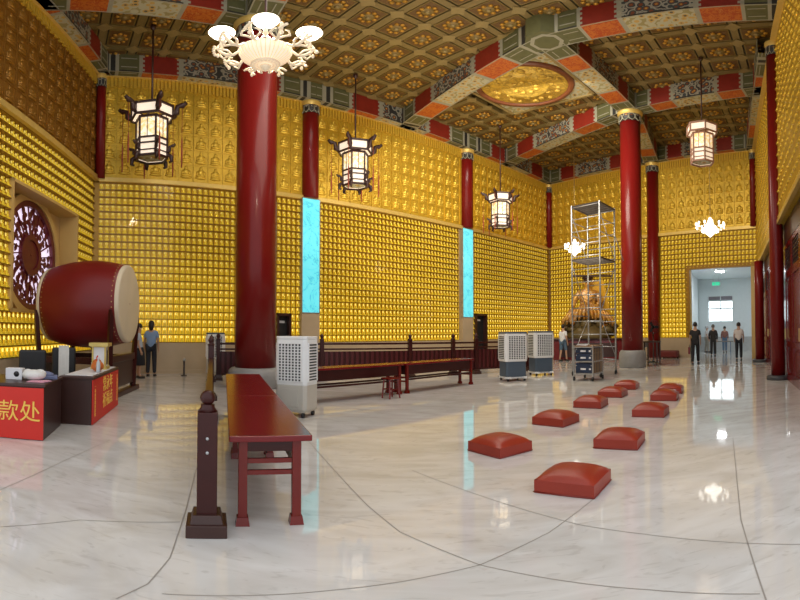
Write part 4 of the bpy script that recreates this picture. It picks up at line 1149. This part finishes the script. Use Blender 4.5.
for q in range(6): g.box((cw / 2 + .004, .08 + q * (cd - .16) / 5, .58), (.012, .05, .72))
g.build('side_slats', M_LWOOD, t)
bpy.context.view_layer.update()
Mc = t.matrix_basis.copy()
for z, h, lab in ((.22, .30, 'dark blue equipment case on the bottom shelf of the rack cart'), (.58, .22, 'dark blue equipment case on the middle shelf of the rack cart'), (.805, .15, 'slim dark blue case on top in the rack cart')):
    k = thing('equipment_case', lab, 'case', tuple(Mc @ Vector((0, cd / 2, z))), t.rotation_euler[2], 'dark blue cases in the cart')
    g = MB(); g.box((0, 0, h / 2), (cw - .06, cd - .08, h - .01)); g.build('case_body', M_CASE, k, .012)
    g = MB(); y = -cd / 2 + .035; g.box((-.02, y, h * .42), (.16, .012, .05)); g.box((.19, y, h * .42), (.06, .012, .05)); g.build('white_label', M_PAPER, k)
    g = MB()
    for s in (-1, 1): g.box((s * .23, y, h * .75), (.03, .016, .03))
    g.build('latches', M_STEEL, k)
t2 = thing('paper_stack', 'pile of white sheets lying on the rack cart top', 'papers', tuple(Mc @ Vector((-.08, .22, 1.026))), t.rotation_euler[2])
g = MB()
for q in range(4): g.box((0, 0, .006 + q * .01), (.34, .26, .009), 0, .06 * q)
g.build('sheets', M_PAPER, t2)

# ---------------------------------------------------------------- scaffold tower
sb = Vector(pol((600.5 - 400) / FPX, 14.6) + (0,)); u1, u2 = dirv(-30), dirv(50)
t = thing('scaffold_tower', 'tall steel scaffold tower with two platforms in front of the statue', 'scaffold', tuple(sb), 0)
su, sv, sh = 1.12, 1.15, 5.62
cn = [Vector((0, 0, 0)), u1 * su, u1 * su + u2 * sv, u2 * sv]
for c in cn:
    g = MB(); g.tube([c + Vector((0, 0, .12)), c + Vector((0, 0, sh))], .028, 8); pt = g.build('upright', M_STEEL, t)
    g = MB(); g.lathe([(.06, -.025), (.06, .025)], 12, M=Matrix.Translation(c + Vector((0, 0, .06))) @ RY); g.box(tuple(c + Vector((0, 0, .11))), (.05, .05, .06)); g.build('caster', M_BLACK, pt)
g = MB()
for a, b, st_ in ((0, 1, .42), (3, 2, .42)):
    z = .5
    while z < sh: g.tube([cn[a] + Vector((0, 0, z)), cn[b] + Vector((0, 0, z))], .016, 6); z += st_
for a, b in ((0, 3), (1, 2)):
    for z in (.5, 1.95, 3.75, 4.6, 5.05, 5.58): g.tube([cn[a] + Vector((0, 0, z)), cn[b] + Vector((0, 0, z))], .016, 6)
g.build('rungs', M_STEEL, t)
g = MB()
for a, b, z0, z1 in ((0, 3, 5.3, 3.8), (1, 2, 5.3, 3.8), (0, 3, 1.9, .6), (1, 2, .6, 1.9), (0, 3, 2.0, 3.6), (1, 2, 3.6, 2.0)): g.tube([cn[a] + Vector((0, 0, z0)), cn[b] + Vector((0, 0, z1))], .014, 6)
# outrigger brace reaching past the column
g.tube([cn[3] + Vector((0, 0, 4.7)), cn[3] + u2 * .75 + Vector((0, 0, 3.9))], .014, 6)
g.build('braces', M_STEEL, t)
for z, gap in ((sh - .05, False), (3.76, False)):
    g = MB()
    for q in range(5):
        a = u2 * (sv * (q + .5) / 5); m = u1 * su / 2 + a
        g.box((m.x, m.y, z), (su - .04, sv / 5 - .10, .035), 0, math.atan2(u1.y, u1.x))
    g.bar(cn[0] + Vector((0, 0, z)), cn[3] + Vector((0, 0, z)), .05); g.bar(cn[1] + Vector((0, 0, z)), cn[2] + Vector((0, 0, z)), .05)
    g.bar(cn[0] + Vector((0, 0, z)), cn[1] + Vector((0, 0, z)), .05); g.bar(cn[3] + Vector((0, 0, z)), cn[2] + Vector((0, 0, z)), .05)
    g.build('platform', M_DSTEEL, t)

# ---------------------------------------------------------------- altar, rock, statue
sp = Vector(pol((588 - 400) / FPX, 24.3) + (0,)); srz = -(0.4)
t = thing('altar_table', 'dark red altar block under the gold statue behind the scaffold', 'altar', tuple(sp), srz)
g = MB(); g.box((0, 0, .5), (3.5, 1.6, 1.0)); g.build('altar_body', M_REDD, t, .03)
g = MB(); g.box((0, 0, 1.03), (3.7, 1.75, .08)); g.build('altar_top', M_WOOD, t, .02)
g = MB(); g.box((.0, -.81, .5), (2.9, .03, .7)); g.build('front_panel', M_BRONZ, t)
t = thing('statue', 'big orange-gold seated figure statue on dark rocks behind the scaffold', 'statue', tuple(sp + Vector((0, 0, 1.075))), srz)
t.scale = (1.22, 1.0, 1.22)
g = MB(); rr = random.Random(11)
for i in range(70):
    a = rr.uniform(0, 2 * PI); r = rr.uniform(.3, 1.0); z = max(.26, rr.uniform(0.28, .95) * (1.15 - .55 * r))
    g.ball((math.cos(a) * r * 1.08, math.sin(a) * r * .62, z), (rr.uniform(.12, .28), rr.uniform(.10, .2), rr.uniform(.10, .24)), 7, 5, i % 5 == 0)
g.lathe([(1.0, 0), (.92, .2), (.6, .45), (.3, .7)], 14); g.build('rock_mound', [M_ROCK, M_STAT], t)
def skin_obj(name, verts, edges, radii, mat, parent, root=0, sub=2):
    me = bpy.data.meshes.new(name); bm = bmesh.new()
    lay = bm.verts.layers.skin.verify()
    vs = [bm.verts.new(v) for v in verts]
    for a, b in edges: bm.edges.new((vs[a], vs[b]))
    for v, r in zip(vs, radii): v[lay].radius = r if hasattr(r, '__len__') else (r, r)
    roots = root if hasattr(root, '__len__') else [root]
    for q in roots: vs[q][lay].use_root = True
    bm.to_mesh(me); bm.free()
    o = bpy.data.objects.new(name, me); COL.objects.link(o); o.parent = parent
    m = o.modifiers.new('skin', 'SKIN'); m.use_smooth_shade = True
    s = o.modifiers.new('sub', 'SUBSURF'); s.levels = s.render_levels = sub
    me.materials.append(mat)
    return o
V = [(0, 0, 1.05), (0, -.02, 1.45), (0, 0, 1.85), (0, -.02, 2.08), (0, -.06, 2.28), (0, -.06, 2.42),
     (.36, 0, 1.88), (.56, -.18, 1.55), (.38, -.45, 1.38), (-.36, 0, 1.88), (-.58, -.15, 1.58), (-.62, -.40, 1.30),
     (.26, -.15, 1.0), (.75, -.45, 1.02), (.30, -.60, .92), (-.26, -.15, 1.0), (-.72, -.48, 1.15), (-.62, -.62, .55)]
Ed = [(0, 1), (1, 2), (2, 3), (3, 4), (4, 5), (2, 6), (6, 7), (7, 8), (2, 9), (9, 10), (10, 11), (0, 12), (12, 13), (13, 14), (0, 15), (15, 16), (16, 17)]
R_ = [.36, .36, .32, .13, .18, .12, .18, .14, .09, .18, .14, .09, .24, .20, .12, .24, .2, .12]
skin_obj('figure_body', V, Ed, R_, M_STAT, t)
g = MB(); g.ball((0, -.03, 2.55), (.26, .24, .07), 14, 8); g.box((.2, 0, 2.64), (1.7, .45, .06), 0, .1); g.ball((0, .0, 2.47), (.19, .19, .13), 12, 8); g.build('dark_canopy_hat', M_BRONZ, t)
g = MB()
for q in (-1, 1): g.ball((q * .065, -.215, 2.36), (.022, .02, .014), 6, 4, 1); g.ball((q * .19, -.05, 2.33), (.03, .04, .08), 6, 5)
g.ball((0, -.24, 2.31), (.028, .035, .05), 6, 5); g.box((0, -.225, 2.23), (.09, .02, .02), 1); g.build('face', [M_STAT, M_BRONZ], t)
g = MB()
Vv = []; F = []
for i in range(9):
    for j in range(7):
        a = .25 + 1.3 * i / 8; z = .1 + 2.35 * j / 6; r = .66 + .55 * (1 - j / 6) ** 1.1; Vv.append((r * math.sin(a) * 1.0, -.12 + r * .35 * math.cos(a) + .03 * math.sin(i * 2), z))
for i in range(8):
    for j in range(6): F.append((i * 7 + j, (i + 1) * 7 + j, (i + 1) * 7 + j + 1, i * 7 + j + 1))
g.add(Vv, F, 0, True); g.build('yellow_mantle', M_YDRAPE, t)
g = MB()
for i in range(13):
    x0 = -1.0 + 2.0 * i / 12; zt = 1.32 - .30 * abs(x0) ** 1.5
    g.tube([(x0 * .45, -.38, zt + .16), (x0 * .8, -.58, zt), (x0 * 1.02, -.66, zt - .28), (x0 * 1.05 + .04 * math.sin(i * 3), -.62, zt - .52)], [.05, .075, .08, .03], 7)
g.tube([(-.42, -.30, 1.75), (-.1, -.40, 1.55), (.3, -.38, 1.35), (.62, -.40, 1.2)], [.05, .08, .09, .05], 7)
g.tube([(.38, -.20, 1.9), (.1, -.36, 1.62), (-.3, -.42, 1.38)], [.05, .08, .06], 7)
g.build('robe_folds', M_STAT, t)

# ---------------------------------------------------------------- table, fan, bollard near the east side
p = pol((652 - 400) / FPX, 19.6)
t = thing('side_table', 'plain dark table half hidden behind the stone-based column', 'table', p + (0,), rz_of(AZ))
g = MB(); g.box((0, 0, .98), (.9, .6, .05)); g.build('table_top', M_BRONZ, t)
for a in (-1, 1):
    for b in (-1, 1): g = MB(); g.box((a * .40, b * .26, .48), (.05, .05, .96)); g.build('leg', M_BRONZ, t)
g = MB(); g.box((0, .26, .85), (.8, .03, .18)); g.box((0, .26, .25), (.8, .03, .04)); g.build('apron', M_BRONZ, t)
p = pol((653 - 400) / FPX, 21.3)
t = thing('pedestal_fan', 'black pedestal fan standing before the red wall column', 'fan', p + (0,), -.5)
g = MB(); g.lathe([(.26, 0), (.26, .03), (.05, .06), (.025, .1), (.022, 1.35)], 16); g.build('stand', M_BLACK, t)
g = MB(); F1_ = Matrix.Translation((0, -.08, 1.60)) @ Matrix.Rotation(PI / 2, 4, 'X')
for r in (.08, .16, .24, .30): g.lathe([(r, -.05), (r + .012, -.05), (r + .012, .05), (r, .05)], 20, M=F1_, cap=False)
for i in range(18): a = 2 * PI * i / 18; g.bar(F1_ @ Vector((.05 * math.cos(a), .05 * math.sin(a), .06)), F1_ @ Vector((.30 * math.cos(a), .30 * math.sin(a), .03)), .008)
g.build('fan_guard', M_BLACK, t)
g = MB()
for i in range(3): g.box((.15, 0, 0), (.2, .12, .015), M=F1_ @ Matrix.Rotation(2 * PI * i / 3, 4, 'Z') @ Matrix.Rotation(.3, 4, 'X'))
g.ball((0, 0, -.1), (.07, .07, .11), 10, 6, M=F1_); g.build('blades', M_BLACK, t)
p = pol((184.5 - 400) / FPX, 15.0)
t = thing('bollard', 'short dark metal post standing by the stone dado left of the far cooler', 'post', p + (0,), 0)
g = MB(); g.lathe([(.10, 0), (.10, .02), (.035, .04), (.03, .48)], 14); g.build('post_body', M_DSTEEL, t)
g = MB(); g.lathe([(.04, .48), (.055, .52), (.03, .58)], 14); g.build('post_cap', M_STEEL, t)

# corridor things
p = pol((716.5 - 400) / FPX, 31.0)
t = thing('exit_sign', 'green emergency exit sign hanging high in the corridor', 'sign', (p[0], p[1], 4.38), math.atan2(WC.u.y, WC.u.x))
g = MB(); g.box((0, 0, .10), (.52, .05, .22)); g.build('sign_box', M_EXIT, t)
g = MB(); g.ball((-.02, -.03, .165), (.02, .006, .02), 8, 6); g.bar((-.02, -.03, .14), (-.04, -.03, .09), .03, .008); g.bar((-.04, -.03, .09), (.01, -.03, .03), .022, .008); g.bar((-.04, -.03, .09), (-.09, -.03, .05), .022, .008); g.bar((-.02, -.03, .13), (.04, -.03, .11), .018, .008)
g.bar((.10, -.03, .10), (.20, -.03, .10), .03, .008); g.bar((.20, -.03, .10), (.16, -.03, .14), .02, .008); g.bar((.20, -.03, .10), (.16, -.03, .06), .02, .008); g.build('pictogram', M_PAPER, t)
g = MB()
for s in (-1, 1): g.bar((s * .2, 0, .2), (s * .2, 0, .57), .012)
g.build('hanger', M_STEEL, t)
p = pol((720.5 - 400) / FPX, 27.8)
t = thing('ceiling_light', 'flat square white lamp on the corridor ceiling', 'lamp', (p[0], p[1], 4.94), rz_of(41))
g = MB(); g.box((0, 0, -.02), (.55, .55, .04)); g.build('frame', M_PAPER, t)
g = MB(); g.box((0, 0, -.045), (.50, .50, .02)); g.build('diffuser', pmat('lamp_diffuser', (1, 1, 1), .5, 0, 0, emis=(.96, .98, 1), es=75), t)
p = pol((722 - 400) / FPX, 28.0)
t = thing('folding_table', 'low table with blue legs standing in the corridor among the people', 'table', p + (0,), rz_of(130))
g = MB(); g.box((0, 0, .74), (1.3, .6, .05)); g.build('table_top', pmat('grey_brown_top', (.20, .17, .15), .5), t)
for a in (-1, 1): g = MB(); g.bar((a * .5, -.25, .72), (a * .5, .25, 0), .04); g.bar((a * .5, .25, .72), (a * .5, -.25, 0), .04); g.build('leg', pmat('blue_metal', (.05, .10, .22), .4), t)

# ---------------------------------------------------------------- people
def person(label, x, y, az, h, shirt, trousers, hair=None, short_sleeve=True, legs='long', stride=.10, arm=(.0, .0), long_hair=False, bag=None):
    t = thing('person', label, 'person', (x, y, 0), -az * D2R, 'people in the hall')
    k = h / 1.72; f = stride
    HR = hair or M_HAIR
    def S(vs): return [(a * k, b * k, c * k) for a, b, c in vs]
    aL, aR = arm
    V = [(0, 0, .98), (0, -.01, 1.18), (0, 0, 1.36), (0, .005, 1.47), (0, .02, 1.56), (0, .03, 1.65),
         (.165, 0, 1.38), (.215, -.02 + aR * .2, 1.14), (.215, .06 + aR * .5, .92 + aR * .12), (.212, .09 + aR * .55, .84 + aR * .16),
         (-.165, 0, 1.38), (-.215, -.02 + aL * .2, 1.14), (-.215, .06 + aL * .5, .92 + aL * .12), (-.212, .09 + aL * .55, .84 + aL * .16),
         (.09, 0, .92), (.095, f * .6 + .02, .50), (.10, f, .09), (.10, f + .13, .04),
         (-.09, 0, .92), (-.095, -f * .4 + .02, .50), (-.10, -f, .09), (-.10, -f + .13, .04)]
    E_ = [(0, 1), (1, 2), (2, 3), (3, 4), (4, 5), (2, 6), (6, 7), (7, 8), (8, 9), (2, 10), (10, 11), (11, 12), (12, 13), (0, 14), (14, 15), (15, 16), (16, 17), (0, 18), (18, 19), (19, 20), (20, 21)]
    R0_ = [.12, .115, .13, .055, .075, .085, .055, .042, .030, .033, .055, .042, .030, .033, .085, .056, .038, .032, .085, .056, .038, .032]
    for hb in (9, 13):             # five fingers from each palm
        bx, by, bz = V[hb]; sgn = 1 if bx > 0 else -1
        for q in range(4):
            i0 = len(V); dx = (q - 1.5) * .018
            V.append((bx + sgn * .004, by + .012 + dx, bz - .05)); V.append((bx - sgn * .008, by + .012 + dx, bz - .085 - .008 * (q in (1, 2))))
            E_ += [(hb, i0), (i0, i0 + 1)]; R0_ += [.009, .007]
        i0 = len(V); V.append((bx - sgn * .02, by + .045, bz - .02)); E_.append((hb, i0)); R0_.append(.009)
    skin_obj('body', S(V), E_, [r * k for r in R0_], M_SKIN, t)
    # shirt
    Vs = [(0, 0, .80), (0, -.01, 1.12), (0, 0, 1.33), (0, .004, 1.485), (.165, 0, 1.375), (.208, -.012 + aR * .1, 1.20), (-.165, 0, 1.365), (-.208, -.012 + aL * .1, 1.20)]
    Es = [(0, 1), (1, 2), (2, 3), (2, 4), (4, 5), (2, 6), (6, 7)]; Rs = [(.185, .15), (.168, .145), (.158, .142), .062, .068, .064, .068, .064]
    if not short_sleeve:
        Vs += [V[7], V[8], V[11], V[12]]; Es += [(5, 8), (8, 9), (7, 10), (10, 11)]; Rs += [.058, .045, .058, .045]
    skin_obj('shirt', S(Vs), Es, [(r[0] * k, r[1] * k) if hasattr(r, '__len__') else r * k for r in Rs], shirt, t)
    if legs == 'skirt':
        g = MB(); g.lathe([(.15 * k, 1.0 * k), (.19 * k, .85 * k), (.22 * k, .42 * k), (.20 * k, .42 * k)], 18, cap=False); g.build('skirt', trousers, t)
    else:
        kn = 15 if legs == 'long' else 15
        Vt = [(0, 0, .94), V[14], V[15], V[18], V[19]]; Et = [(0, 1), (1, 2), (0, 3), (3, 4)]; Rt = [.135, .10, .08, .10, .08]
        if legs == 'long': Vt += [V[16], V[20]]; Et += [(2, 5), (4, 6)]; Rt += [.062, .062]
        skin_obj('trousers' if legs == 'long' else 'shorts', S(Vt), Et, [r * k for r in Rt], trousers, t)
    for a, b in ((16, 17), (20, 21)):
        g = MB(); p0, p1 = Vector(V[a]), Vector(V[b]); m = (p0 + p1) / 2
        g.ball((m.x * k, (m.y + .005) * k, .045 * k), (.05 * k, .13 * k, .045 * k), 10, 6); g.box((m.x * k, m.y * k, .012 * k), (.085 * k, .24 * k, .02 * k)); g.build('shoe', M_SHOE, t)
    g = MB(); g.ball((0, .005 * k, 1.665 * k), (.095 * k, .108 * k, .105 * k), 14, 10)
    if long_hair: g.ball((0, -.05 * k, 1.58 * k), (.085 * k, .06 * k, .14 * k), 12, 8)
    g.build('hair', HR, t)
    g = MB(); fy = .118
    for s in (-1, 1): g.ball((s * .033 * k, fy * k, 1.625 * k), .011 * k, 6, 5, 1); g.ball((s * .092 * k, .025 * k, 1.61 * k), (.014 * k, .022 * k, .032 * k), 6, 5, 0)
    g.ball((0, (fy + .012) * k, 1.60 * k), (.014 * k, .02 * k, .024 * k), 6, 5, 0); g.box((0, (fy - .004) * k, 1.56 * k), (.045 * k, .012 * k, .01 * k), 2)
    g.build('face', [M_SKIN, M_HAIR, pmat('lips', (.35, .12, .10), .5)], t)
    return t
MBK = pmat('black_cotton', (.010, .010, .012), .8); MDK = pmat('charcoal_cotton', (.025, .022, .022), .8)
MWS = pmat('off_white_shirt', (.62, .57, .55), .8); MWT = pmat('white_tee', (.72, .74, .76), .8)
MBL = pmat('light_blue_shirt', (.20, .30, .48), .8); MPB = pmat('pale_blue_shirt', (.42, .48, .58), .8)
MDN = pmat('blue_denim', (.08, .14, .22), .8); MNV = pmat('navy_trousers', (.012, .014, .022), .8); MBR = pmat('red_brown_jacket', (.20, .08, .06), .8)
def pp(xpx, r): return pol((xpx - 400) / FPX, r)
x, y = pp(695, 19.9); person('person in black short-sleeved shirt and black trousers walking towards the corridor', x, y, 42, 1.74, MBK, MBK, stride=.20)
x, y = pp(695, 19.9); q = dirv(-48) * .26
t = thing('tote_bag', 'dark red bag hanging from the hand of the person in black', 'bag', (x + q.x, y + q.y, .42), -42 * D2R)
g = MB(); g.box((0, .05, .15), (.08, .26, .30)); g.build('bag_body', pmat('dark_red_bag', (.18, .02, .03), .6), t, .02)
g = MB(); g.tube([(0, -.03, .3), (0, .0, .40), (0, .08, .40), (0, .12, .3)], .008, 6); g.build('handle', M_BLACK, t)
x, y = pp(713, 25.6); person('person in dark clothes standing in the corridor, back turned', x, y, 38, 1.70, MDK, MDK, pmat('grey_hair', (.12, .11, .10), .6), False, stride=.08)
x, y = pp(738.5, 22.0); person('person in off-white shirt and dark trousers at the corridor mouth', x, y, 44, 1.74, MWS, MNV, stride=.08, short_sleeve=True, arm=(.25, .1))
x, y = pp(724.5, 29.8); person('person in red-brown top behind the blue-legged table', x, y, 215, 1.62, MBR, MDN, short_sleeve=False)
x, y = pp(706.5, 30.2); person('pale-clothed person at the corridor wall, far off', x, y, 120, 1.66, MWS, pmat('khaki', (.30, .27, .22), .8), pmat('white_hair', (.5, .5, .5), .6))
x, y = pp(563, 22.8); person('person in white tee and blue shorts walking past the statue', x, y, 60, 1.74, MWT, MDN, legs='shorts', stride=.14)
x, y = pp(151.5, 14.8); person('person in light blue shirt and dark trousers beside the drum', x, y, -20, 1.72, MBL, MNV, stride=.05, long_hair=True)
x, y = pp(139.0, 14.2); person('person in pale blue shirt and dark skirt half behind the drum', x, y, 60, 1.62, MPB, MNV, legs='skirt', stride=.03, long_hair=True)

bpy.context.view_layer.update()
ch_of = {}
for o in list(COL.objects):
    if o.parent is not None: ch_of.setdefault(o.parent.name, []).append(o)
for o in list(COL.objects):
    if o.type == 'EMPTY' and o.parent is None and len(ch_of.get(o.name, [])) == 1 and not ch_of.get(ch_of[o.name][0].name):
        c = ch_of[o.name][0]; mw = o.matrix_basis @ c.matrix_basis
        c.parent = None; c.matrix_basis = mw
        for k in ('label', 'category', 'group', 'kind'):
            if k in o: c[k] = o[k]
        nm = o.name; bpy.data.objects.remove(o); c.name = nm
# ================================================================ LIGHT
w = bpy.data.worlds.new('hall_air'); sc.world = w; w.use_nodes = True
bg = w.node_tree.nodes['Background']; bg.inputs[0].default_value = (.93, .96, 1.0, 1); bg.inputs[1].default_value = 1.12
def area(name, loc, target, size, power, col=(1, 1, 1), sy=None):
    l = bpy.data.lights.new(name, 'AREA'); l.energy = power; l.color = col; l.shape = 'RECTANGLE'; l.size = size; l.size_y = sy or size
    o = bpy.data.objects.new(name, l); COL.objects.link(o); o.location = loc
    o.rotation_euler = (Vector(target) - Vector(loc)).to_track_quat('-Z', 'Y').to_euler(); return o
def point(name, loc, power, col=(1, .86, .66), r=.25):
    l = bpy.data.lights.new(name, 'POINT'); l.energy = power; l.color = col; l.shadow_soft_size = r
    o = bpy.data.objects.new(name, l); COL.objects.link(o); o.location = loc; return o
area('hall_light_near', (0, 9.5, 10.3), (1, 13, 0), 6, 330, (1, .92, .80), 5)  # added fill under the ceiling, no fitting of the hall
area('hall_light_far', (4.2, 15.0, 10.3), (8, 21, 0), 4, 600, (1, .92, .78), 3)  # added fill that brightens the far walls, no real lamp there
area('ceiling_wash', (2, 14, 4.0), (3, 16, 11), 8, 430, (1, .86, .66), 8)  # unseen upward fill, added to bounce light off the ceiling
point('chandelier_light', tuple(bigch + Vector((0, 0, .55))), 160)

# ================================================================ CAMERA
cam = bpy.data.cameras.new('camera'); co = bpy.data.objects.new('camera', cam); COL.objects.link(co)
co.location = (0, 0, EYE); co.rotation_euler = (PI / 2 + PITCH, 0, 0)
cam.type = 'PANO'; cam.panorama_type = 'EQUIRECTANGULAR'
hw = 400 / FPX
cam.longitude_min, cam.longitude_max = -hw, hw
cam.latitude_max, cam.latitude_min = CYPX / FPX, -(600 - CYPX) / FPX
cam.clip_end = 200
sc.camera = co
sc.view_settings.view_transform = 'Standard'
sc.view_settings.look = 'None'
sc.view_settings.exposure = 0.14
